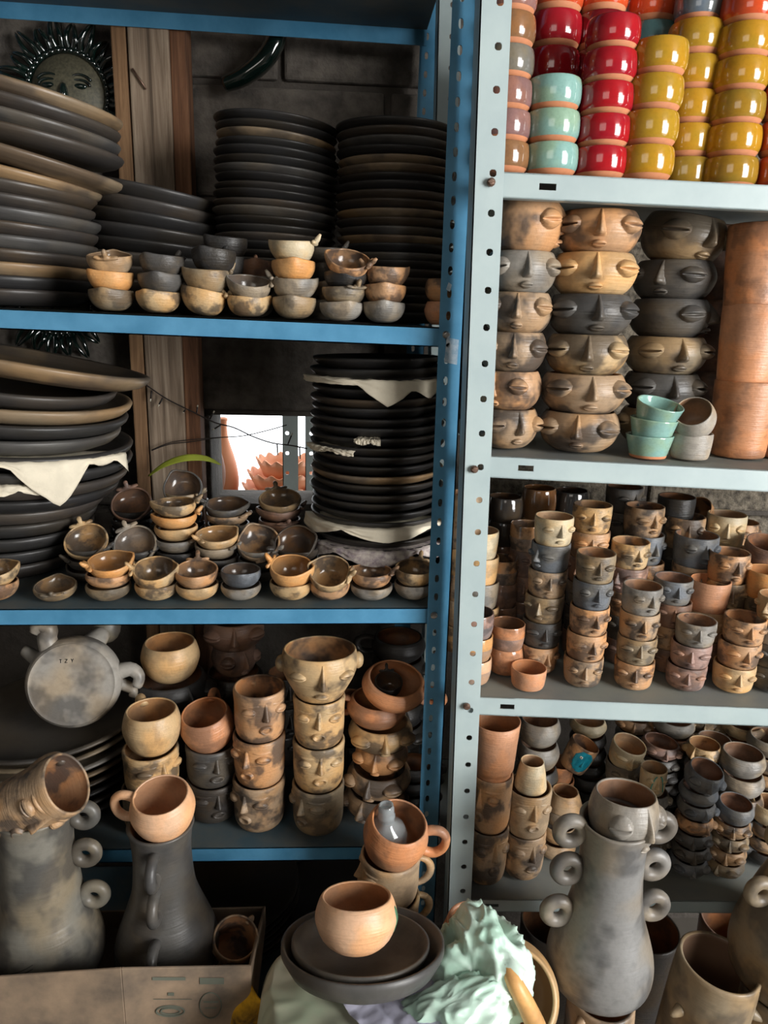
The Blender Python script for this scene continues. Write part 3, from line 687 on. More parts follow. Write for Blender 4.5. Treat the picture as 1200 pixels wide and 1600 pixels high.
# ------------------------------------------------------------------ lowest blue shelf: mugs
P3 = 'mugs on the low blue shelf'
stack('lid', 88, 1.24, zC, 92, 1105, 285, [('dg', 0), ('k', 50), ('k', 50), ('kb', 50), ('gb', 50), ('g', 0, {'w': 292}), ('gb', 90, {'w': 280}), ('dg', 10, {'w': 285})], 'wide dark dish stack, low blue shelf', P3, tilt_top=(1, -4), tilt=(0, 0))
stack('rcup', 268, 1.25, zC, 268, 1003, 88, [('k', 0, {'k': 'fbowl', 'w': 120, 'n': 'black'}), ('k', 0, {'k': 'fbowl/1', 'w': 120, 'n': 'black'}), ('k', 30, {'k': 'fbowl', 'w': 120, 'n': 'black'}), ('buff', 0)], 'round buff cup stack, back of low blue shelf', P3)
stack('fmug', 238, 1.11, zC, 241, 1106, 82, [('gb', 25, {'k': 'fmug'}), ('bsm', 25), ('buff', 105, {'k': 'rmug', 'w': 88})], 'mug stack behind jug vase, low blue shelf', P3)
stack('fmug', 335, 1.14, zC, 328, 1102, 78, [('kb', 10, {'k': 'fmug'}), ('dg', 10), ('ts2', 75, {'k': 'rmug', 'w': 82, 'tx': 12, 'ty': -6})], 'dark mug stack with round top, low shelf', P3)
stack('fmug', 406, 1.115, zC, 407, 1072, 78, [('ts', -35), ('os', -30), ('os', 14)], 'orange face mug stack, low blue shelf', P3)
stack('fmug', 497, 1.105, zC, 500, 1012, 78, [('gb', -40), ('bsm', 5), ('bsm', 0, {'k': 'fmug/2'}), ('bsm', 5, {'k': 'goblet', 'w': 118, 'tx': -4})], 'tall face stack crowned by goblet, low shelf', P3)
stack('fbowl', 588, 1.14, zC, 612, 1052, 100, [('ts', -30, {'k': 'fbowl/2'}), ('ts', -20, {'k': 'fbowl/1'}), ('os', -15, {'w': 82}), ('bsm', 10, {'w': 100, 'x': 594}), ('ts2', 180, {'k': 'rmug', 'w': 92, 'x': 586, 'ty': 4}), ('tc', -12, {'k': 'rmug', 'w': 100, 'x': 612, 'tx': 14, 'ty': 6})], 'leaning stack left of blue post, low shelf', P3)
stack('pom', 606, 1.14, at(606, 1085, 1.14).z, 606, 1058, 44, [('k', 190, {'tx': 18})], 'lying inside the terracotta handled mug', P3)
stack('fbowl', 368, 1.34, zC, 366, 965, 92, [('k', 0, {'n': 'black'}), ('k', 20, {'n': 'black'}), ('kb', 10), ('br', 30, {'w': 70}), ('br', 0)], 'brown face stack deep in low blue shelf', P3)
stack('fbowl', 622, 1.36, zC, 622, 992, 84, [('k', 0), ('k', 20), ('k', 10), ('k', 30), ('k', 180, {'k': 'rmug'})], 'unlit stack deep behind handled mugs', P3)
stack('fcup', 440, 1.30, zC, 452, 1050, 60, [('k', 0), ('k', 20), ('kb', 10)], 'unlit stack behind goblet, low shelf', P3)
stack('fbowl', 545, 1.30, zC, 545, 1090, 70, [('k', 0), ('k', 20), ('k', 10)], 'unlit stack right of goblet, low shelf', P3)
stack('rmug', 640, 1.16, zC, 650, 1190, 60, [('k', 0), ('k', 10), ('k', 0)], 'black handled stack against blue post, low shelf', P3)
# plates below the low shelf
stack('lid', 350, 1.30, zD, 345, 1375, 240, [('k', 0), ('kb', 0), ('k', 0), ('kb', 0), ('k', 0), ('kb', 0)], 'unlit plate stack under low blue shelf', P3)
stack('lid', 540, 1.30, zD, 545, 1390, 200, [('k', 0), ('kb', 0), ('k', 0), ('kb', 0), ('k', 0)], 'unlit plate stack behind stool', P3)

# ------------------------------------------------------------------ white rack: coloured cups on the top shelf
P4 = 'coloured cups on the white rack'
YR1 = 1.045
stack('barrel', 783, YR1, zR1, 798, -22, 84, [('cb', 0), ('mv', 40), ('mv', 90), ('gy', 0), ('cb', 90), ('mv', 10)], 'mixed cup column beside white post, top shelf', P4)
stack('barrel', 858, YR1, zR1, 866, 127, 84, [('mint', 0), ('mint', 40), ('mint', 80)], 'mint cup column, top white shelf', P4)
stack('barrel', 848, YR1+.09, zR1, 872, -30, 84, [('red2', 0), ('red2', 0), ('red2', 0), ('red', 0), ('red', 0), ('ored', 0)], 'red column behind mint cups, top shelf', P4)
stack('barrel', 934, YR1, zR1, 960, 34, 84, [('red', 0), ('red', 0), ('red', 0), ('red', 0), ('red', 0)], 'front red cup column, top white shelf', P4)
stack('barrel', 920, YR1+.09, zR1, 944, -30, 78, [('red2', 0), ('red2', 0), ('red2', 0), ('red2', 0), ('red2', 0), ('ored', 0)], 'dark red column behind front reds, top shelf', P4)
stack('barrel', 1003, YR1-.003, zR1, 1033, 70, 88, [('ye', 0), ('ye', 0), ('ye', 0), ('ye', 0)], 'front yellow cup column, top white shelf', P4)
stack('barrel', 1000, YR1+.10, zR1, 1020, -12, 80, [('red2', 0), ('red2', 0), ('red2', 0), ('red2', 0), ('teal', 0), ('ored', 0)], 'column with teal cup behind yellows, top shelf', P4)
stack('barrel', 1064, YR1+.05, zR1, 1092, -14, 82, [('ye2', 0), ('ye', 0), ('ye', 0), ('ye', 0), ('ye', 0, {'w': 86}), ('slb', 0, {'w': 72})], 'second yellow cup column, top white shelf', P4)
stack('barrel', 1134, YR1+.02, zR1, 1172, -8, 84, [('ye2', 0), ('ye', 0), ('ye2', 0), ('ye', 0), ('ye', 0), ('ored', 0)], 'third yellow cup column, top white shelf', P4)
stack('barrel', 1220, YR1+.01, zR1, 1236, 80, 84, [('ored', 0), ('ored', 0), ('ored', 0), ('red', 0)], 'orange-red column at right frame edge', P4)

# face bowls, second shelf
P5 = 'face bowls on the white rack'
YR2 = 1.07
stack('fbowl', 790, YR2, zR2, 822, 332, 112, [('ts', 26, {'w': 100, 'k': 'fbowl/3', 'x': 788}), ('os', -28, {'w': 102, 'k': 'fbowl/4', 'x': 792}), ('ts', 2, {'w': 104, 'x': 798}), ('ts', 0, {'w': 108, 'k': 'fbowl/1'}), ('g', 12, {'w': 112, 'k': 'fbowl/2'}), ('os', 85, {'w': 118, 'k': 'fbowl/3', 'ov': 1.25})], 'face bowl stack beside white post', P5)
stack('fbowl', 901, YR2, zR2, 936, 334, 126, [('ts', -2, {'w': 122}), ('ts', 14, {'w': 132, 'k': 'fbowl/1'}), ('bsm', 3, {'w': 126, 'k': 'fbowl/4'}), ('dg', 12, {'w': 130, 'k': 'fbowl/2'}), ('buff', 4, {'w': 130, 'k': 'fbowl/3'}), ('os', 4, {'w': 130, 'k': 'fbowl/4'})], 'wide face bowl stack, second white shelf', P5)
stack('fbowl', 1022, YR2+.09, zR2, 1062, 350, 126, [('gb', -15, {'w': 118}), ('dg', 20, {'w': 118, 'k': 'fbowl/1'}), ('gb', 25, {'w': 124, 'k': 'fbowl/4'}), ('dg', 80, {'w': 122, 'k': 'fbowl/2'}), ('dg', -18, {'w': 124, 'k': 'fbowl/3'}), ('gb', 38, {'w': 128, 'k': 'fbowl/2', 'tx': 4, 'ty': 8, 'ov': 1.2})], 'dark face bowl stack behind small cups', P5)
stack('conic', 1011, 1.035, zR2, 1027, 628, 72, [('mint', 0), ('mint', 0, {'ty': 3, 'tx': 2}), ('mint', 0, {'ty': 7, 'tx': 14})], 'small mint cup stack, second white shelf', P5)
stack('cup', 1075, 1.04, zR2, 1078, 676, 64, [('pg', 0)], 'standing under a tilted cup, second white shelf', P5)
_p = at(1086, 668, 1.04)
place('rcup', (_p.x+.004, 1.045, _p.z-.004), .030, .046, 'pg', 0, 42, -28, 'light grey round cup tipped over on a grey cup', P5)
stack('pot', 1150, 1.09, zR2, 1186, 352, 90, [('ts2', 0, {'w': 92}), ('tc', 40, {'w': 92, 'ty': .5}), ('ts2', 90, {'w': 94, 'ty': -1})], 'terracotta pot column, second white shelf', P5)
stack('pot', 1100, 1.25, zR2, 1128, 356, 80, [('br', 0), ('br', 0), ('br', 0)], 'dark pot column behind terracotta, second shelf', P5)
stack('pot', 1222, 1.10, zR2, 1262, 400, 92, [('br', 0), ('dg', 0), ('br', 0)], 'dark pot column, right frame edge', P5)

# ------------------------------------------------------------------ cups on the third white shelf
P6 = 'cups on the third white shelf'
Y3 = 1.045
def fc(*L): return [(c, y, {'k': 'fcup/%d' % (i % 5)}) if len(t) == 0 else (c, y, {**{'k': 'fcup/%d' % (i % 5)}, **t[0]}) for i, (c, y, *t) in enumerate(L)]
T = 'third white shelf'
stack('tcup', 736, Y3+.005, zR3, 742, 955, 60, [('bt', 0), ('or', 0), ('pk', 0)], 'cup stack hidden by white post, '+T, P6)
stack('cup', 716, Y3+.12, zR3, 728, 770, 54, [('bsm', 0), ('tan', 0), ('ts', 0), ('bsm', 0), ('ts', 0), ('tan', 0)], 'buff column seen between posts, '+T, P6)
stack('cup', 748, Y3+.10, zR3, 748, 828, 58, [('or', 0), ('buff', 0), ('g', 0), ('buff', 0), ('pale', 0)], 'buff column behind white post, '+T, P6)
stack('tcup', 788, Y3+.04, zR3, 794, 973, 54, [('ts2', 0, {'k': 'gcup'}), ('ts2', 0)], 'glazed pair behind peach cup, '+T, P6)
stack('tcup', 782, Y3+.115, zR3, 784, 872, 48, [('os', 0), ('br', 0, {'k': 'gcup'}), ('br', 0, {'k': 'gcup'}), ('os', 0)], 'brown glazed column, '+T, P6)
stack('gcup', 776, Y3+.19, zR3, 790, 775, 56, [('br', 0), ('br', 0), ('os', 0), ('br', 0), ('kb', 0), ('kb', 0)], 'dark glazed column at back left, '+T, P6)
stack('gcup', 830, Y3+.22, zR3, 842, 762, 54, [('br', 0), ('br', 0), ('br', 0), ('cb', 0), ('cb', 0)], 'brown glazed column at back, '+T, P6)
stack('tcup', 815, Y3+.13, zR3, 820, 818, 48, [('br', 0, {'k': 'gcup'}), ('br', 0), ('br', 0, {'k': 'fcup'}), ('br', -30, {'k': 'fcup'}), ('os', 0)], 'two-tone column, '+T, P6)
stack('cup', 824, Y3-.012, zR3, 828, 1042, 55, [('tc', 0)], 'standing alone at front edge, '+T, P6)
stack('fcup', 839, Y3+.05, zR3, 868, 806, 60, fc(('os', 30), ('dg', 15), ('gb', -15), ('ts', 10), ('sl', -40), ('pale', 25)), 'first face cup column, '+T, P6)
stack('fcup', 905, Y3+.11, zR3, 926, 788, 60, fc(('br', 10), ('dg', 0), ('g', 10), ('br', -30), ('os', 10), ('bsm', 8)), 'buff-topped column behind second, '+T, P6)
stack('fcup', 908, Y3+.005, zR3, 933, 863, 60, fc(('ts', 10), ('os', 25), ('os', 25), ('sl', 20), ('gb', 15)), 'second face cup column, '+T, P6)
stack('fcup', 968, Y3+.09, zR3, 985, 845, 58, fc(('br', 10), ('dg', 0), ('os', 10), ('pk', -30), ('bsm', 30)), 'buff-topped column behind third, '+T, P6)
stack('fcup', 987, Y3, zR3, 1004, 914, 60, fc(('os', 8), ('gb', 15), ('ts', 18), ('g', 35)), 'third face cup column, '+T, P6)
stack('fcup', 1000, Y3+.17, zR3, 1003, 790, 60, fc(('dg', 10), ('dg', 0), ('os', 40), ('sl', 40), ('ts', 35)), 'grey-brown column at mid back, '+T, P6)
stack('fcup', 1042, Y3+.06, zR3, 1050, 902, 58, fc(('br', 10), ('ts', 10), ('br', 12), ('sl', 20)), 'slate-topped column, '+T, P6)
stack('fcup', 1068, Y3, zR3, 1092, 968, 60, fc(('pk', 10), ('pk', 6), ('g', 15)), 'fourth front face cup stack, '+T, P6)
stack('fcup', 1098, Y3+.07, zR3, 1107, 905, 60, fc(('br', 10), ('tan', 10), ('tc', 0, {'k': 'cup'})), 'stack topped by plain orange cup, '+T, P6)
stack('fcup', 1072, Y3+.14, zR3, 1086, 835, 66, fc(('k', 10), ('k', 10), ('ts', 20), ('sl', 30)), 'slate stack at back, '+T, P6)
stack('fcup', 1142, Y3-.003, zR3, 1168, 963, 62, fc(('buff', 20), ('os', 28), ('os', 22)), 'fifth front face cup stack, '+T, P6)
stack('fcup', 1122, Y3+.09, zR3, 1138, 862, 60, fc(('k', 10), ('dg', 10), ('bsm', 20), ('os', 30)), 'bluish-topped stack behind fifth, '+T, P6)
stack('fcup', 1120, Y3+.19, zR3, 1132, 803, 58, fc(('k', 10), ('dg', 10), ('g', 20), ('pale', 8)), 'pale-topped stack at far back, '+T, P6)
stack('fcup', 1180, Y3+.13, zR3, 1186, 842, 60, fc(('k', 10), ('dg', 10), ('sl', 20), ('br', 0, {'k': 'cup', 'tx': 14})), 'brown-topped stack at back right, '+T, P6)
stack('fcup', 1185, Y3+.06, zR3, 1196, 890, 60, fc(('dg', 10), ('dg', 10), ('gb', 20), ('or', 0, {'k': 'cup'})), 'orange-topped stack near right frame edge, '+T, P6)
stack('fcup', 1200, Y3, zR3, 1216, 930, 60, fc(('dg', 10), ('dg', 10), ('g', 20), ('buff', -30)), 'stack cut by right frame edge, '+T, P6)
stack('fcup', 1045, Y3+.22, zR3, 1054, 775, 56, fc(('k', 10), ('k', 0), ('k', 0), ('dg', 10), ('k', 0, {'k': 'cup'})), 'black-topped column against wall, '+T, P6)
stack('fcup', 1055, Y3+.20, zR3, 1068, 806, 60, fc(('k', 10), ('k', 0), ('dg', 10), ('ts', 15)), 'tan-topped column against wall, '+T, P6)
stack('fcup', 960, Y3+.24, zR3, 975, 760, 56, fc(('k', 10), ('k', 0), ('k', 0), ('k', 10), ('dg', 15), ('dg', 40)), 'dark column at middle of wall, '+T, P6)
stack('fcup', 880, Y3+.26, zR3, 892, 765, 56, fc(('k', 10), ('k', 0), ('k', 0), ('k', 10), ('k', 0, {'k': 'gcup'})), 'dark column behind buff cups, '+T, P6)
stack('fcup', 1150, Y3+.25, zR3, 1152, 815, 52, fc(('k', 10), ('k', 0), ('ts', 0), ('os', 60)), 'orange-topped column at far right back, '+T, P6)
_p = at(1105, 800, 1.30)
place('cup', (_p.x, 1.30, _p.z-.02), .027, .05, 'os', 0, 35, -40, 'pinkish plain cup lying tipped on cups against wall', P6)

# ------------------------------------------------------------------ fourth white shelf
P7 = 'pottery on the fourth white shelf'
Q = 'fourth white shelf'
Y4 = 1.05
stack('fmug/3', 756, Y4, zR4, 777, 1122, 64, [('ts', 28), ('os', -30, {'k': 'fmug/2'}), ('tc', 0, {'k': 'taper', 'w': 74})], 'stack beside white post, '+Q, P7)
stack('fmug/3', 814, Y4+.01, zR4, 836, 1160, 64, [('ts', 30), ('tan', 20, {'k': 'fmug/2', 'w': 68}), ('pale', 0, {'k': 'neck', 'w': 50, 'ov': .62})], 'stack with small cup on top, '+Q, P7)
stack('rbowl', 832, Y4+.10, zR4, 842, 1122, 66, [('g', 0), ('g', 0), ('dg', 0), ('g', 0), ('g', 0)], 'grey bowl column behind small cup, '+Q, P7)
stack('rcup', 866, Y4+.05, zR4, 886, 1235, 56, [('tan', 0, {'w': 62}), ('tan', 0, {'w': 62}), ('g', 0), ('tan', 0, {'k': 'neck'})], 'tan column left of ring-handled vase, '+Q, P7)
stack('cup', 872, Y4+.12, zR4, 872, 1190, 44, [('k', 0), ('dg', 0), ('ts2', 0), ('ts2', 0)], 'pinkish column behind blue-painted cup, '+Q, P7)
stack('fcup', 962, Y4+.09, zR4, 976, 1158, 52, fc(('k', 0), ('k', 0), ('dg', 10), ('g', 20), ('pale', 20, {'tx': 10, 'ty': 8})), 'pale-topped face column, '+Q, P7)
stack('fbowl', 1022, Y4+.12, zR4, 1030, 1158, 60, [('k', 0), ('k', 0), ('dg', 0), ('dg', 10), ('dg', 0), ('dg', 10), ('pk', 20, {'ty': 6})], 'pinkish-topped column, '+Q, P7)
stack('fbowl', 1014, Y4+.02, zR4, 1018, 1212, 52, [('dg', 30), ('gb', 40, {'k': 'fbowl/1'}), ('gb', 35), ('dg', 45), ('g', 40), ('pale', 25, {'k': 'fcup', 'w': 40, 'ov': 1.6})], 'column topped by teal-striped cup, '+Q, P7)
stack('rcup', 1044, Y4+.18, zR4, 1052, 1122, 62, [('k', 0), ('k', 0), ('k', 0), ('dg', 0), ('ts2', 0), ('g', 0)], 'grey round column at back, '+Q, P7)
stack('fbowl', 1072, Y4, zR4, 1096, 1204, 58, [('sl', 25), ('dg', 20, {'k': 'fbowl/1'}), ('dg', 10, {'k': 'fbowl/2'}), ('os', 45, {'k': 'fbowl/3'}), ('sl', 35), ('sl', 0, {'k': 'rbowl'}), ('sl', 25, {'k': 'fbowl/2', 'tx': 12, 'ty': 6, 'ov': 1.4})], 'slate column with orange middle, '+Q, P7)
stack('rbowl', 1090, Y4+.08, zR4, 1098, 1163, 54, [('k', 0), ('dg', 0), ('dg', 0), ('sl', 0), ('sl', 0), ('bsm', -30, {'k': 'fbowl'})], 'buff-topped column behind slate faces, '+Q, P7)
stack('rbowl', 1106, Y4+.13, zR4, 1114, 1155, 56, [('k', 0), ('dg', 0), ('dg', 0), ('sl', 0), ('sl', 0), ('g', 30, {'k': 'fbowl'})], 'grey-topped column behind slate faces, '+Q, P7)
stack('rbowl', 1148, Y4+.05, zR4, 1158, 1175, 68, [('k', 0), ('dg', 0), ('ts', 0), ('g', 0), ('g', 0)], 'round grey bowl column, '+Q, P7)
stack('fbowl', 1130, Y4-.005, zR4, 1148, 1258, 56, [('gb', -20), ('ts', 0), ('gb', 5), ('ts', 10, {'k': 'fbowl/2'}), ('sl', 0, {'k': 'rbowl', 'tx': 4, 'ov': 1.35})], 'column topped by slate bowl, '+Q, P7)
stack('rbowl', 1190, Y4+.02, zR4, 1202, 1262, 58, [('k', 0), ('ts', 0), ('ts', 0), ('pale', 0, {'ov': 1.4})], 'pale-topped column at right frame edge, '+Q, P7)
stack('rbowl', 1148, Y4+.2, zR4, 1160, 1128, 64, [('k', 0), ('dg', 0), ('ts', 0), ('bsm', 0), ('bsm', 0), ('bsm', 0)], 'buff round column at back, '+Q, P7)
stack('rbowl', 1190, Y4+.14, zR4, 1200, 1150, 64, [('k', 0), ('dg', 0), ('ts', 0), ('ts', 0), ('g', 0)], 'brown round column at back right, '+Q, P7)
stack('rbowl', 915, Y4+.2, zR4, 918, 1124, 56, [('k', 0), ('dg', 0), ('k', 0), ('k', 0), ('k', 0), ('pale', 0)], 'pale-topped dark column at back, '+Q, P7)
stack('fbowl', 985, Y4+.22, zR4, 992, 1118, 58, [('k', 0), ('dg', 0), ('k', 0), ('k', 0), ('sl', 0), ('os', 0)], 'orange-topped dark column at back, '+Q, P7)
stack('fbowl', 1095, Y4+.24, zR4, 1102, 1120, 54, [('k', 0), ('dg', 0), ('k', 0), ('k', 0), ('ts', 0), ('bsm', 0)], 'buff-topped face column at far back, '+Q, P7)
# cup painted with a blue face, tipped on its neighbours
_p = at(893, 1198, 1.16)
bc = place('cup', (_p.x, 1.16, _p.z), .027, .055, 'os', -12, 4, 22, 'smoked clay cup painted with a turquoise face, leaning', P7)
rfc = rf_of(smooth_prof([(.78, 0), (.86, .05), (.92, .3), (.97, .9), (1.0, 1.6), (.985, 1.85)], 3))
obj('painted_face', patch(rfc, .1, .95, 1.5, 1.5, lambda u, v: .02 if u*u+(v*.9)**2 < 1-.35*max(0, -v) else -.05, 17, 17).mesh('painted_face', ['teal_paint']), bc)
obj('painted_eye', patch(rfc, -.15, 1.3, .24, .2, lambda u, v: .05 if u*u+v*v < 1 else -.05, 9, 9).mesh('painted_eye', ['eye_white']), bc)
obj('painted_pupil', patch(rfc, -.15, 1.3, .1, .09, lambda u, v: .065 if u*u+v*v < 1 else -.05, 7, 7).mesh('painted_pupil', ['black']), bc)
obj('nose', patch(rfc, .15, .95, .3, .6, nose_h(.2), 11, 11).mesh('nose', ['teal_paint']), bc)

tcp = [o for o in bpy.data.objects if o.get('label', '').startswith('pale face cup, top of column topped by teal')][0]
rfu = rf_of(smooth_prof([(.70, 0), (.82, .06), (.92, .3), (.97, .9), (1.0, 1.5), (.985, 1.86)], 3))
for sgn in (-1, 1):
    P = []
    for q in range(12):
        t_ = q/11; a = -PI/2+sgn*(.12+.42*t_**.7); zz = 1.72-1.25*t_**1.3; r = rfu(zz)+.03; P.append((r*math.cos(a), r*math.sin(a), zz))
    obj('painted_line', MB().tube(P, .045, 6).mesh('painted_line', ['teal_line']), tcp)

# ------------------------------------------------------------------ ring-handled vases in front of the racks
def vase(px, pyb, pyt, Y, wpx, label, ringpx, ring_yaw, color, lean=0, neck=.56, seg=56):
    B, Tp = at(px, pyb, Y), at(px, pyt, Y); H = Tp.z-B.z; R = wpx/2*depth(B)/F
    v = empty('ring_handled_vase', B); c = CC[color]; rgba = srgb(c[0], c[1])
    prof = [(.5, 0), (.76, .02), (.95, .08), (1.0, .16), (.96, .25), (.85, .35), (.73, .45), (neck+.05, .58), (neck, .74), (neck, .86), (neck+.025, .95), (neck+.07, 1.0)]
    o = smooth_prof([(r*R, z*H) for r, z in prof], 4); p, k = wall_profile(o, .006, .012)
    body = obj('body', MB().lathe(p, seg, [0 if i < k else 1 for i in range(len(p)-1)]).mesh('body', ['clay_big', 'inside_matte']), v, rgba)
    rr = ringpx*depth(B)/F; rf = rf_of(o)
    for s in (-1, 1):
        for zf in (.95, .73, .48) if ring_yaw != 90 else (.84, .62, .34):
            z = zf*H; r0 = rf(z); cx = (r0+rr*.72)*s
            if ring_yaw == 90:
                obj('ring_handle', MB().torus((0, s*(r0+rr*.35), z), rr*.85, rr*.34, 'X', 26, 12).mesh('ring_handle', ['clay_big']), v, rgba)
            else:
                obj('ring_handle', MB().torus((cx, 0, z), rr*.66, rr*.4, 'Y', 28, 12).mesh('ring_handle', ['clay_big']), v, rgba)
    # incised lines round the belly
    for k2 in range(8 if Y > .88 else 0):
        z = (.085+.018*k2)*H; r = rf(z)+.0002
        pts = []
        for q in range(15):
            a = -PI*.97+PI*.5*q/14; zz = z+.10*H*(q/14)**2; r = rf(zz)+.0001; pts.append((r*math.cos(a), r*math.sin(a), zz))
        obj('incised_line', MB().tube(pts, .0004, 5).mesh('incised_line', ['black']), v)
    v.rotation_euler = (0, math.radians(lean), math.radians(ring_yaw if ring_yaw != 90 else 0))
    tag(v, label, 'vase'); return v, H, R
V1 = vase(80, 1520, 1262, .915, 166, 'broad grey ring-handled vase in the cardboard box, tilted face mug on it', 23, 2, 'vg', neck=.62)
V2 = vase(264, 1510, 1286, .93, 156, 'slender dark grey vase with ring handles edge-on, orange mug on it', 24, 90, 'dg', neck=.55)
V3 = vase(931, 1536, 1282, .86, 160, 'tall grey ring-handled vase before the white rack, bowl in its mouth', 26, 2, 'vb', neck=.585, lean=0)
V4 = vase(1232, 1540, 1200, .87, 190, 'brown ring-handled vase cut by the right frame edge', 24, 6, 'gb', neck=.5)
# pieces resting on the vases
def top_of(V, dz=0): v, H, R = V; return v.matrix_basis @ Vector((0, 0, H+dz))
t = top_of(V1, -.03)
o = place('fmug', t+Vector((-.038, -.006, .024)), .043, .112, 'ts', 14, 12, 58, 'grey-tan face mug with handle, tipped in the mouth of a vase')
t = top_of(V2, 0)
place('rmug', t+Vector((.008, -.002, -.006)), .0455, .064, 'bt', 172, 10, -2, 'orange round mug with handle resting on the slender dark vase')
t = top_of(V3, 0)
o = place('fbowl/2', t+Vector((.010, 0, -.040)), .0485, .078, 'g', 22, -6, 2, 'grey face bowl with orange inside, sitting in the mouth of a vase')

# ------------------------------------------------------------------ stack of handled mugs with a bottle in front of the blue rack
yM = .965
bz = at(608, 1520, yM).z
stack('fmug', 604, yM, bz, 612, 1268, 98, [('tan', -78, {'w': 92}), ('bsm', -72, {'w': 92}), ('tan', -78, {'w': 90}), ('ts2', 0, {'k': 'rmug', 'w': 100, 'yaw': 0, 'tx': 12, 'ty': 8})], 'mug stack holding a bottle, behind stool')
for (xx, yy) in ((652, 1372), (660, 1420)):
    pass
crate = empty('wooden_crate', at(606, 1560, yM)); crate.location.z = 0
tag(crate, 'slatted wooden crate under the mug stack behind the stool', 'crate')
for k in range(4):
    zz = bz-.012-k*.12
    for y0 in (-.075, .045):
        obj('slat', MB().box((-.11, y0, zz-.09), (.11, y0+.014, zz)).mesh('slat', ['wood'], False), crate, srgb('#c9b09a'))
obj('top_board', MB().box((-.11, -.08, bz-.012), (.11, .065, bz)).mesh('top_board', ['wood'], False), crate, srgb('#c9b09a'))
for x0 in (-.1, .08):
    obj('corner_post', MB().box((x0, -.061, 0), (x0+.02, .045, bz-.012)).mesh('corner_post', ['wood'], False), crate, srgb('#b09a86'))
bp = at(606, 1315, yM)
pr = [(0, 0), (.026, 0), (.03, .006), (.031, .02), (.027, .032), (.013, .042), (.0115, .05), (.0135, .053), (.0135, .057), (.0115, .06), (.0125, .064), (.0125, .068), (.011, .071), (.0115, .074), (.0085, .0745), (.0085, .05), (0, .045)]
bo = obj('glass_bottle', MB().lathe(pr, 28).mesh('glass_bottle', ['glass']), None, None, bp+Vector((.0, .0, -.004)))
bo.rotation_euler = (math.radians(4), math.radians(-4), 0); tag(bo, 'clear glass bottle neck standing inside a handled mug', 'bottle')

# ------------------------------------------------------------------ stool wrapped in plastic, plates and bowl
tiltS = math.radians(-13)
SC = at(590, 1590, .80)
stool = empty('stool', (SC.x+.01, .80, 0)); tag(stool, 'small round wooden stool wrapped in mint plastic, below frame', 'stool')
zs = SC.z-.05
obj('seat', MB().lathe([(0, zs-.05), (.072, zs-.05), (.078, zs-.045), (.078, zs-.012), (.072, zs-.008), (0, zs-.008)], 40).mesh('seat', ['wood']), stool, srgb('#c0a080'))
for a in (45, 135, 225, 315):
    ca, sa = math.cos(math.radians(a)), math.sin(math.radians(a))
    obj('leg', MB().tube([(.08*ca, .08*sa, 0), (.055*ca, .055*sa, zs-.05)], .013, 8).mesh('leg', ['wood']), stool, srgb('#b09070'))
# cushion-like plastic wrapping, its top sloping with the dishes
cc = at(598, 1548, .80)
def wrap(i, j):
    a = 2*PI*i; r = j
    R0 = .176+.008*math.sin(3*a+1)+.010*noise.noise((3*math.cos(a), 3*math.sin(a), 2))
    if r < .6: q = r/.6*R0*.9; z = .003*noise.noise((q*30*math.cos(a), q*30*math.sin(a), 0))
    else:
        t = (r-.6)/.4; q = R0*(.9+.12*math.sin(min(1, t*1.3)*PI/2)-.06*t*t); z = -.11*t**1.5
    fold = (1-abs(noise.noise((4.5*math.cos(a)+r*2, 4.5*math.sin(a), r*3))))**3
    k = max(0, r-.35)
    return Vector((q*math.cos(a)*(1+.05*k*fold), q*math.sin(a)*(1+.05*k*fold), z+.012*k*fold))
cov = obj('plastic_cover', MB().grid(wrap, 145, 48).mesh('plastic_cover', ['cream_plastic']), None, None, cc); cov.rotation_euler = (math.radians(-17), math.radians(3), 0)
tag(cov, 'cream plastic sheet wrapped around the round stool seat', 'plastic sheet')
# crumpled mint bag bulging on the right
def crumple(name, c, R, seed, rot, mat, label, nu=110, nv=72):
    S0 = Vector((seed, seed*.7, seed*1.3))
    def rdg(p): return (1-abs(noise.noise(p)))**2.5
    def fn(i, j):
        a = 2*PI*i; t = PI*j; d = Vector((math.sin(t)*math.cos(a), math.sin(t)*math.sin(a), math.cos(t)))
        w = d+Vector((noise.noise(d*2+S0), noise.noise(d*2.3-S0), noise.noise(d*1.8+S0*2)))*.25
        k = .78+.30*noise.noise(d*1.6+S0)+.20*rdg(w*1.7+S0)+.10*rdg(w*3.3-S0)+.025*rdg(w*7+S0)
        return Vector((d.x*R[0]*k, d.y*R[1]*k, d.z*R[2]*k))
    o = obj(name, MB().grid(fn, nu, nv).mesh(name, [mat]), None, None, c); o.rotation_euler = [math.radians(x) for x in rot]
    tag(o, label, 'plastic bag'); return o
crumple('plastic_bag', at(752, 1528, .80), (.066, .07, .088), 3, (-25, 14, 15), 'plastic', 'crumpled shiny mint plastic bag bunched at the right of the stool')
crumple('plastic_bag', at(700, 1600, .735), (.085, .045, .042), 8, (10, -20, 15), 'plastic', 'mint plastic bag fold spilling over the front of the stool')
# paper under the dish
def sheet(i, j):
    x, y = (i-.5)*.20, (j-.5)*.15; return Vector((x, y, .004*noise.noise((x*40, y*40, 3))+.003*noise.noise((x*110, y*90, 5))))
pq = at(655, 1530, .79)
o = obj('wrapping_paper', MB().grid(sheet, 36, 28).mesh('wrapping_paper', ['white_paper']), None, None, pq+Vector((0, -.01, -.006))); o.rotation_euler = (tiltS, math.radians(4), math.radians(28))
tag(o, 'white crinkled wrapping paper under the dark dishes on the stool', 'paper')
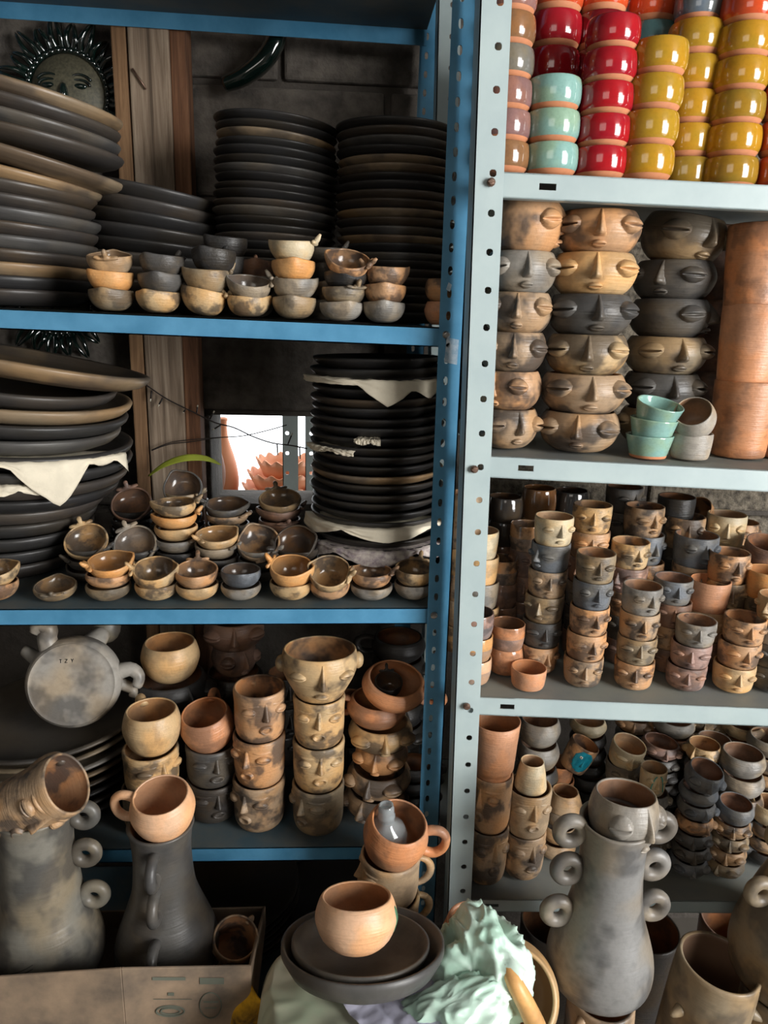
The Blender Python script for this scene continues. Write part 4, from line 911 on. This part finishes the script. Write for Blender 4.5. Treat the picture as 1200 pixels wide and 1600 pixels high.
# dishes
TS = -19
nS = Vector((0, -math.sin(math.radians(TS)), math.cos(math.radians(TS))))
rc = at(567, 1468, .80); Rd = 254/2*depth(rc)/F
d1 = place('lid', rc-nS*.040, Rd, .040, 'dg', 0, TS, 0, 'larger dark grey dish on the plastic-wrapped stool', 'dishes on the stool')
rc2 = at(563, 1463, .80)
d2 = place('lid', rc2-nS*.034, Rd*.845, .030, 'dg', 30, TS, 1, 'smaller dark grey dish nested in the larger one on the stool', 'dishes on the stool')
rb_ = at(557, 1400, .795); Rb = 64*depth(rb_)/F
bo = place('rbowl', rb_-nS*(Rb*1.16), Rb, Rb*1.16, 'bt', 20, TS, 0, 'peach clay bowl with a green mark on the stacked dark dishes')
obj('green_mark', patch(rf_of(smooth_prof([(.46, 0), (.62, .05), (.85, .3), (.99, .68), (1.0, .9), (.92, 1.2), (.86, 1.32)], 3)), .98, .8, .22, .75, lambda u, v: .012 if u*u+v*v < 1 else -.04, 11, 15).mesh('green_mark', ['green_mark']), bo)

# ------------------------------------------------------------------ cardboard box with vases and a mug
yb = .80
c0, c1, c2 = at(-60, 1531, yb), at(189, 1514, yb-.004), at(392, 1510, yb+.03)
box = empty('cardboard_box', (c1.x, yb, ZCB)); tag(box, 'worn open cardboard box with faded print, vases standing in it', 'box')
def wallp(name, a, b2, th, mat='cardboard', zlo=ZCB):
    n = Vector((-(b2-a).y, (b2-a).x, 0)).normalized()*th; L = box.location
    lo = lambda p: Vector((p.x, p.y, zlo))
    o = obj(name, MB().hexa([lo(a)-L, lo(b2)-L, lo(b2)+n-L, lo(a)+n-L, a-L, b2-L, b2+n-L, a+n-L]).mesh(name, [mat], False), box); return bevel(o, .001)
wallp('front_panel', c0, c1, .004); wallp('front_panel', c1, c2, .004)
br_ = Vector((c2.x, yb+.236, c2.z)); bl_ = Vector((c0.x, yb+.236, c0.z)); br_.z = ZCB+.035; bl_.z = ZCB+.035
wallp('side_panel', c2, br_, .004); wallp('back_panel', br_, bl_, .004); wallp('side_panel', bl_, c0, .004)
obj('bottom_panel', MB().box((c0.x-box.location.x, 0, -.004), (c2.x-box.location.x, .236, 0)).mesh('bottom_panel', ['cardboard_in'], False), box)
def ink(name, mb): obj(name, mb.mesh(name, ['cardboard_ink'], False), box)
def onface(px, py):
    p = at(px, py, yb+.01)
    for _ in range(3): t_ = (p.x-c1.x)/(c2.x-c1.x); p = at(px, py, c1.y+(c2.y-c1.y)*t_-.0012)
    return p-box.location
for (px, py, rw, rh) in ((266, 1580, 22, 8), (266, 1580, 15, 5)):
    pts = [onface(px+rw*math.cos(k*PI/14), py+rh*math.sin(k*PI/14)) for k in range(28)]; ink('printed_ring', MB().tube(pts, .0012, 5, 0, 1, True))
pts = [onface(329+17*math.cos(k*PI/12), 1571+20*math.sin(k*PI/12)) for k in range(24)]; ink('printed_seal', MB().tube(pts, .0008, 5, 0, 1, True))
for (xa, xb, y0, y1) in ((312, 350, 1528, 1538), (238, 290, 1527, 1532), (262, 272, 1551, 1556), (240, 300, 1561, 1562), (318, 341, 1564, 1567), (320, 339, 1574, 1576)):
    a, b2, c, d = onface(xa, y1), onface(xb, y1), onface(xb, y0), onface(xa, y0)
    ink('printed_bar', MB().add([a, b2, c, d], [(0, 1, 2, 3)]))
# lower crate under the box
lb = MB().box((c0.x+.01, yb+.03, 0), (c2.x-.02, yb+.2, ZCB-.005))
o = obj('lower_box', lb.mesh('lower_box', ['cardboard'], False)); tag(o, 'plain cardboard box under the open printed box', 'box'); bevel(o, .004)
_p = at(356, 1506, .93)
place('fmug', (_p.x, .945, _p.z-.006), .034, .075, 'ts', -30, 22, 12, 'brown face mug with handle lying in the box corner')
_p = at(12, 1515, .87)
place('rcup', (_p.x-.02, .87, ZCB), .03, .055, 'buff', 0, 0, 0, 'buff round cup half hidden at left end of the box')
# yellow patterned cloth below the box corner
def cl(i, j):
    x, z_ = (i-.5)*.09, -j*.12; return Vector((x, .01*math.sin(i*9)+.004*math.sin(j*14), z_))
_p = at(395, 1562, .83)
o = solid(obj('patterned_cloth', MB().grid(cl, 24, 20).mesh('patterned_cloth', ['yellow_cloth']), None, None, _p+Vector((.012, 0, .012))), .002); o.rotation_euler = (0, math.radians(38), 0)
tag(o, 'yellow and dark brown patterned cloth hanging below the plastic-wrapped stool', 'cloth')

# ------------------------------------------------------------------ bottom right: large jars
def jar(px, pyb, pyt, Y, wpx, prof, color, label, tx=0, ty=0, feats=(), name='clay_jar', cat='jar', handle=None):
    B, Tp = at(px, pyb, Y), at(px, pyt, Y); R = wpx/2*depth(Tp)/F; H = Tp.z-B.z
    j = empty(name, B); rgba = srgb(CC[color][0], CC[color][1])
    o = smooth_prof([(r*R, z*H) for r, z in prof], 4); p, k = wall_profile(o, .006, .01); rf = rf_of(o)
    obj('body', MB().lathe(p, 56, [0 if i < k else 1 for i in range(len(p)-1)]).mesh('body', ['clay_big', 'inside_matte']), j, rgba)
    for (ang, zf, s) in feats:
        z = zf*H; r = rf(z); a = math.radians(ang)-PI/2; d = Vector((math.cos(a), math.sin(a), 0)); q = d*(r-.004)+Vector((0, 0, z))
        tip = d*(s*1.25)+Vector((0, 0, -s*.35))
        obj('spike', MB().tube([q, q+tip*.25, q+tip*.6, q+tip*.88, q+tip], lambda t: s*(.62*(1-t)**.8+.04), 12).mesh('spike', ['clay_big']), j, rgba)
    if handle:
        obj('handle', MB().tube(smooth3([at(*q)-B for q in handle]), .0105, 12).mesh('handle', ['clay_big']), j, rgba)
    j.rotation_euler = (math.radians(tx), math.radians(ty), 0); tag(j, label, cat); return j
cyl = [(.86, 0), (.95, .04), (1.0, .4), (1.0, .8), (.97, 1.0)]
rnd_ = [(.5, 0), (.72, .06), (.95, .3), (1.0, .55), (.88, .85), (.82, 1.0)]
jar(1068, 1690, 1504, .86, 126, cyl, 'gb', 'grey-brown cylinder pot with spikes, right of the tall vase', ty=6, feats=((-8, .70, .016), (62, .74, .016), (-70, .7, .016)), name='spiked_pot', cat='pot')
jar(922, 1700, 1556, .86, 104, cyl, 'ts', 'spiked tan pot under the tall ring-handled vase', feats=((12, .82, .017), (-55, .92, .014)), name='spiked_pot', cat='pot')
jar(1195, 1700, 1542, .86, 140, cyl, 'gb', 'spiked brown pot at the right bottom corner', feats=((-35, .5, .016),), name='spiked_pot', cat='pot')
jar(728, 1500, 1428, .90, 90, rnd_, 'tc', 'orange round jar mouth behind the plastic bag', tx=10)
_O = at(803, 1556, .79); _B = _O+Vector((0, .085*math.sin(.78), -.085*math.cos(.78))); _a = proj(_B); _b = proj(_B+Vector((0, 0, .085)))
tj = jar(_a[0], _a[1], _b[1], _B.y, 158, rnd_, 'buff', 'large buff jar with a handle, lying tipped right of the stool', tx=44.7, ty=0)
hj = MB().tube(smooth3([at(792, 1512, .765), at(806, 1540, .745), at(826, 1578, .74), at(842, 1618, .745), at(842, 1660, .765)]), lambda t: .0095+.006*t, 12)
# jugs deeper under the white rack
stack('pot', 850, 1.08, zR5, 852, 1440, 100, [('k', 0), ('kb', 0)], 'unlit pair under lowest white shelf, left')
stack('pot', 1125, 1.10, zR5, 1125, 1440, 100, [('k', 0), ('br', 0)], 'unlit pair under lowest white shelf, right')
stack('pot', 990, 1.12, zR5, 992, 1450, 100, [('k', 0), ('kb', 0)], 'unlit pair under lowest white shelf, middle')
oh = obj('handle', hj.mesh('handle', ['clay_big']), None, srgb('#cfa874', .3)); oh.parent = tj
bpy.context.view_layer.update(); oh.matrix_parent_inverse = tj.matrix_basis.inverted()

# ------------------------------------------------------------------ animal vessel on the dish stack, low blue shelf
ac = at(112, 1070, 1.15); s = depth(ac)/F
rgba = srgb('#9a958d', .75)
an = empty('animal_vessel', ac); tag(an, 'grey round animal-shaped vessel with stubby legs, lying on the dark dishes', 'vessel')
prof = [(0, -.004), (58, -.003), (64, .0), (68, 4), (72, 16), (70, 40), (55, 66), (30, 80), (0, 84)]
obj('body', MB().lathe([(r*s, z*s if abs(z) > .1 else z*.1) for r, z in smooth_prof(prof, 3)], 48).mesh('body', ['clay_big']), an, rgba)
def leg(pts, r0, nm='leg'):
    obj(nm, MB().tube(smooth3([Vector((x*s, y*s, z*s)) for x, y, z in pts]), lambda t: s*r0*(1-.45*t)*(1 if t < .93 else .75), 12).mesh(nm, ['clay_big']), an, rgba)
leg([(-32, 42, 22), (-38, 72, 18), (-34, 88, 14), (-48, 92, 12), (-56, 82, 10)], 17)
leg([(-52, 30, 40), (-74, 46, 46), (-82, 50, 48)], 13)
leg([(56, 8, 22), (84, 14, 22), (98, 2, 20), (94, -16, 18)], 14)
leg([(52, -6, 40), (76, -18, 42), (86, -26, 40), (84, -36, 38)], 11)
leg([(0, 30, 70), (20, 50, 92), (30, 62, 110)], 24, 'neck')
obj('head', MB().ball((34*s, 70*s, 122*s), 24*s, 30*s, 22*s, 16, 10).mesh('head', ['clay_big']), an, srgb('#6f6b60', .8))
for (tx0, tx1) in (((-32, 46), (22, 47)),): pass
strokes = {'T': [((-3, 4), (3, 4)), ((0, 4), (0, -4))], 'Z': [((-3, 4), (3, 4)), ((3, 4), (-3, -4)), ((-3, -4), (3, -4))], 'Y': [((-3, 4), (0, 0)), ((3, 4), (0, 0)), ((0, 0), (0, -4))]}
for ch, ox in (('T', -15), ('Z', -7), ('Y', 2)):
    mb = MB()
    for (a, b2) in strokes[ch]:
        mb.tube([((a[0]*.6+ox)*s, (a[1]*.65+38)*s, -.0004), ((b2[0]*.6+ox)*s, (b2[1]*.65+38)*s, -.0004)], .0007, 5)
    obj('stamped_letter', mb.mesh('stamped_letter', ['black']), an)
an.rotation_mode = 'XYZ'; an.rotation_euler = (math.radians(-90-18), 0, 0)
# flip so that the flat foot faces the camera
an.rotation_euler = (math.radians(-90-14), 0, math.radians(8)); an.rotation_mode = 'XYZ'
an.scale = (1, -1, 1)

# ------------------------------------------------------------------ glazed suns and horn on the wall
def sunplaque(px, py, rpx, label):
    c = at(px, py, 1.50); k = depth(c)/F*rpx
    sn = empty('sun_plaque', c); tag(sn, label, 'wall plaque', 'glazed suns on the wall')
    obj('face', MB().lathe([(0, .34), (.3, .32), (.6, .22), (.85, .08), (.92, 0), (0, -.02)], 40).mesh('face', ['moss_clay']), sn)
    pts = [(.95*math.cos(a), .95*math.sin(a), .06+.02*math.sin(a*40)) for a in [2*PI*q/160 for q in range(160)]]
    obj('rope_ring', MB().tube(pts, .075, 8, 0, 1, True).mesh('rope_ring', ['green_glaze']), sn)
    for q in range(22):
        a = 2*PI*q/22; L = .72 if q % 2 == 0 else .55; d = Vector((math.cos(a), math.sin(a), 0)); n = Vector((-d.y, d.x, 0))
        for off in (-.07, .07):
            P = [d*1.0+n*off+Vector((0, 0, .02)), d*(1+L*.3)+n*(off*1.6)+Vector((0, 0, .12)), d*(1+L*.65)+n*(off*1.2)+Vector((0, 0, .12)), d*(1+L)+n*(off*.3)+Vector((0, 0, .02))]
            obj('ray', MB().tube(smooth3(P, 3), lambda t: .075*(1-t)**.5+.012, 7).mesh('ray', ['green_glaze']), sn)
    for sx in (-1, 1):
        obj('eye', MB().ball((sx*.36, .12, .28), .17, .07, .06, 14, 8).mesh('eye', ['green_glaze']), sn)
        obj('eyelid', MB().tube([(sx*(.36+.24*math.cos(a)), .12+.14*math.sin(a), .28) for a in [PI*q/10 for q in range(11)]], .03, 7).mesh('eyelid', ['green_glaze']), sn)
        obj('brow', MB().tube([(sx*(.36+.3*math.cos(a)), .14+.24*math.sin(a), .26) for a in [PI*(.15+.7*q/10) for q in range(11)]], .03, 7).mesh('brow', ['green_glaze']), sn)
    obj('nose', MB().ball((0, -.08, .36), .1, .26, .12, 12, 8).mesh('nose', ['green_glaze']), sn)
    sn.rotation_euler = (PI/2, 0, 0); sn.scale = (k, k, k); return sn
sunplaque(108, 148, 64, 'dark green glazed sun plaque with rays above the dish stack')
sunplaque(88, 462, 60, 'dark glazed sun plaque mostly hidden behind the upper blue shelf')
hp = [at(352, 132, 1.49), at(380, 120, 1.48), at(410, 97, 1.475), at(428, 70, 1.475), at(436, 45, 1.48), at(440, 15, 1.49)]
o = obj('glazed_horn', MB().tube(smooth3([p-hp[0] for p in hp], 5), lambda t: .0135+.004*math.sin(t*PI), 12).mesh('glazed_horn', ['green_glaze']), None, None, hp[0])
tag(o, 'curved dark green glazed horn fixed to the block wall', 'wall ornament')

# ------------------------------------------------------------------ paper and cloth scraps between plates
def scrap(px, pz, Y, R, th0, th1, hang, seed, mat, label, rin=.55, nu=40, nv=16, slope=0):
    c = on_plane(px, Y, lambda x: pz); rnd = random.Random(seed); ph = [rnd.uniform(0, 6) for _ in range(6)]
    def fn(i, j):
        a = math.radians(th0+(th1-th0)*i); hg = hang(i)
        if j < .4: r = R*(rin+(1.02-rin)*j/.4); z = 0.0
        else:
            t = (j-.4)/.6; r = R*1.02+.004+.012*t*hg*8+.003*noise.noise((i*14, t*3, seed)); z = -hg*t
        z += .0025*noise.noise((i*18+seed, j*6, 2))+slope*math.cos(a)*R
        return Vector((r*math.cos(a), r*math.sin(a), z+.002))
    o = solid(obj('paper_scrap', MB().grid(fn, nu, nv).mesh('paper_scrap', [mat]), None, None, c), .0006, 0)
    tag(o, label, 'paper', 'scraps between the plates'); return o
def zpix(px, py, Y): return at(px, py, Y).z
def tri(c, w, h, base=.004): return lambda i: base+h*max(0, 1-abs(i-c)/w)
def jag(i, k, b, h): return b+h*abs(math.sin(i*k))*(.6+.4*math.sin(i*k*2.7))
Rl = 165*1.3/F
scrap(28, zpix(28, 690, 1.265), 1.265, Rl*.99, -112, -12, lambda i: .004+.062*max(0, 1-abs(i-.58)/.17)+.008*abs(math.sin(i*17))+.02*max(0, (i-.9)/.1), 1, 'paper', 'cream torn paper draped between dishes of the wide stack', slope=-.06)
scrap(20, zpix(20, 724, 1.265), 1.265, Rl*.99, -96, -52, lambda i: .006+.008*abs(math.sin(i*9)), 2, 'paper', 'crumpled white paper tucked lower in the wide dish stack', slope=-.03)
scrap(588, zpix(588, 588, 1.235), 1.235, 102*1.28/F, -172, -30, lambda i: .008+.032*max(0, 1-abs(i-.62)/.16)+.022*max(0, 1-abs(i-.86)/.12), 3, 'paper', 'large torn paper hanging high in the black plate stack')
scrap(588, zpix(588, 690, 1.235), 1.235, 102*1.28/F, -165, -110, lambda i: .003+.005*abs(math.sin(i*5)), 4, 'paper', 'narrow paper strip midway in the black plate stack')
scrap(588, zpix(588, 800, 1.235), 1.235, 104*1.28/F, -178, -18, lambda i: .004+.016*abs(math.sin(i*7+.6)), 5, 'paper', 'cream paper layer low in the black plate stack')
scrap(588, zpix(588, 832, 1.235), 1.235, 104*1.28/F, -150, -25, lambda i: .006+.018*abs(math.sin(i*6+2)), 6, 'newsprint', 'torn newsprint below the cream paper in black plate stack')
sp_ = scrap(592, zpix(592, 672, 1.235), 1.235, 102*1.28/F, -112, -92, lambda i: .005+.004*abs(math.sin(i*5)), 7, 'paper', 'small paper tuft in the middle of the black plate stack')

bk_ = bpy.data.objects['blue_shelf_rack']
for (x0, x1, y0, y1) in ((694, 714, 527, 566), (697, 703, 441, 452), (696, 701, 534, 540)):
    q = [at(x, y, Yp-.0006)-bk_.location for x, y in ((x0, y1), (x1, y1+4), (x1+3, y0+4), (x0+4, y0))]
    solid(obj('tape_scrap', MB().add(q, [(0, 1, 2, 3)]).mesh('tape_scrap', ['steel_tape'], False), bk_), .0004)
# ------------------------------------------------------------------ string lights, leaf, outside beyond the window
def wire(pts, r, name, label, cat, Y, bulbs=(), mat='wire'):
    P = [at(x, y, Y) for x, y in pts]; root = empty(name, P[0]); tag(root, label, cat)
    obj('cable', MB().tube(smooth3([p-P[0] for p in P], 5), r, 6).mesh('cable', [mat]), root)
    for (x0, y0, x1, y1) in bulbs:
        a, b2 = at(x0, y0, Y)-P[0], at(x1, y1, Y)-P[0]
        o = obj('bulb_holder', MB().tube([a, a.lerp(b2, .75)], .0016, 6).mesh('bulb_holder', ['wire']), root); obj('bulb', MB().tube([a.lerp(b2, .7), b2], .0013, 6).mesh('bulb', ['bulb']), o)
    return root
wire([(205, 585), (232, 604), (262, 624), (300, 643), (335, 660), (365, 668), (395, 682), (425, 692), (455, 696), (480, 701)], .0013, 'string_lights', 'dark string of tiny lights across the timber post and window', 'string lights', 1.44,
     [(237, 610, 235, 627), (254, 622, 247, 635), (290, 640, 286, 645), (307, 645, 309, 633), (328, 655, 335, 642), (345, 664, 332, 672), (433, 694, 434, 711), (450, 694, 457, 676), (468, 699, 469, 717)])
wire([(237, 704), (265, 694), (300, 690), (340, 684), (380, 681), (420, 672), (448, 664)], .001, 'loose_cable', 'thin dark cable crossing the window above the leaf', 'cable', 1.44)
wire([(237, 703), (268, 691), (310, 686), (350, 683)], .0009, 'loose_cable', 'second thin cable tied along the timber post', 'cable', 1.44)
def leaf(i, j):
    pts = smooth3([at(232, 744, 1.42), at(258, 726, 1.41), at(290, 716, 1.40), at(322, 717, 1.40), at(346, 727, 1.40)], 6); n = len(pts)-1
    p = pts[min(n, int(round(j*n)))]; w = .006*math.sin(PI*min(1, j*.96+.04))**.7
    return p+Vector((0, (i-.5)*w*1.2, (i-.5)*w*2+.001*abs(i-.5)))-at(232, 744, 1.42)
o = solid(obj('palm_leaf', MB().grid(leaf, 5, 25).mesh('palm_leaf', ['leaf']), None, None, at(232, 744, 1.42)), .0006); tag(o, 'yellow-green narrow leaf arching over the bowls by the window', 'leaf')
# outside
struct(obj('ground_outside', MB().box((-2, YW+.14, -.05), (2, 4, .0)).mesh('ground_outside', ['outside_wall'], False)))
oy = 1.80
og = empty('outside_upright', at(455, 790, oy)); og.location.z = 0; tag(og, 'pale slotted steel upright standing outside the window', 'post')
p0, p1 = at(442, 760, oy), at(466, 760, oy)
mbu = slotted(MB(), Vector((p0.x, oy, 0))-og.location, Vector((p0.x, oy, 2.0))-og.location, p1.x-p0.x, .05, (p1.x-p0.x)*.3, .009, .009, .002, -1); obj('upright_post', mbu.mesh('upright_post', ['white_paint'], False), og)
p0, p1 = at(477, 760, oy), at(500, 760, oy)
mbu = slotted(MB(), Vector((p0.x, oy, 0))-og.location, Vector((p0.x, oy, 2.0))-og.location, p1.x-p0.x, .05, (p1.x-p0.x)*.4, .009, .009, .002, -1); obj('upright_post', mbu.mesh('upright_post', ['white_paint'], False), og)
def planter(px, py, w, Y, label):
    c = at(px, py, Y); R = w/2*depth(c)/F; H = 26*depth(c)/F
    def fn(r, z, a): return r*(1+.05*math.cos(a*14)*max(0, z/H-.4)), z+(.12*H*math.cos(a*14) if z > .8*H else 0)
    o = obj('scalloped_planter', MB().lathe([(0, 0), (.75*R, 0), (.82*R, .3*H), (.93*R, .7*H), (1.0*R, H), (.94*R, H), (.85*R, .6*H), (.7*R, .1*H), (0, .1*H)], 84, None, fn).mesh('scalloped_planter', ['terracotta']), None, None, c)
    tag(o, label, 'planter', 'scalloped planters outside'); return o
for k, (px, py, w, nm) in enumerate(((432, 802, 120, 'lowest'), (436, 782, 112, 'third'), (440, 762, 104, 'second'), (446, 742, 90, 'topmost'))): planter(px, py, w, 2.0, f'terracotta scalloped planter outside the window, {nm} of the pile')
tb = obj('outside_table', MB().box((-.75, 1.85, at(432, 803, 2.0).z-.03), (.1, 2.2, at(432, 803, 2.0).z-.001)).box((-.73, 1.87, 0), (-.69, 1.91, at(432, 803, 2.0).z-.03)).box((.02, 2.12, 0), (.06, 2.16, at(432, 803, 2.0).z-.03)).mesh('outside_table', ['plaster'], False))
tag(tb, 'pale bench outside the window carrying the planters', 'table')
def gourd(px, pyb, pyt, w, Y, mat, label):
    B, Tp = at(px, pyb, Y), at(px, pyt, Y); H = Tp.z-B.z; R = w/2*depth(B)/F
    o = obj('gourd_vase', MB().lathe(smooth_prof([(0, 0), (.6*R, 0), (R, .25*H), (.85*R, .5*H), (.35*R, .78*H), (.28*R, .95*H), (.34*R, H), (.24*R, H), (.2*R, .8*H), (0, .75*H)], 3), 32).mesh('gourd_vase', [mat]), None, None, B); tag(o, label, 'vase'); return o
gourd(336, 772, 664, 34, 1.72, 'terracotta_brown', 'brown gourd vase outside at left edge of the window')
gourd(352, 790, 655, 44, 2.02, 'terracotta', 'terracotta gourd vase outside behind the brown one')

bpy.context.view_layer.update()
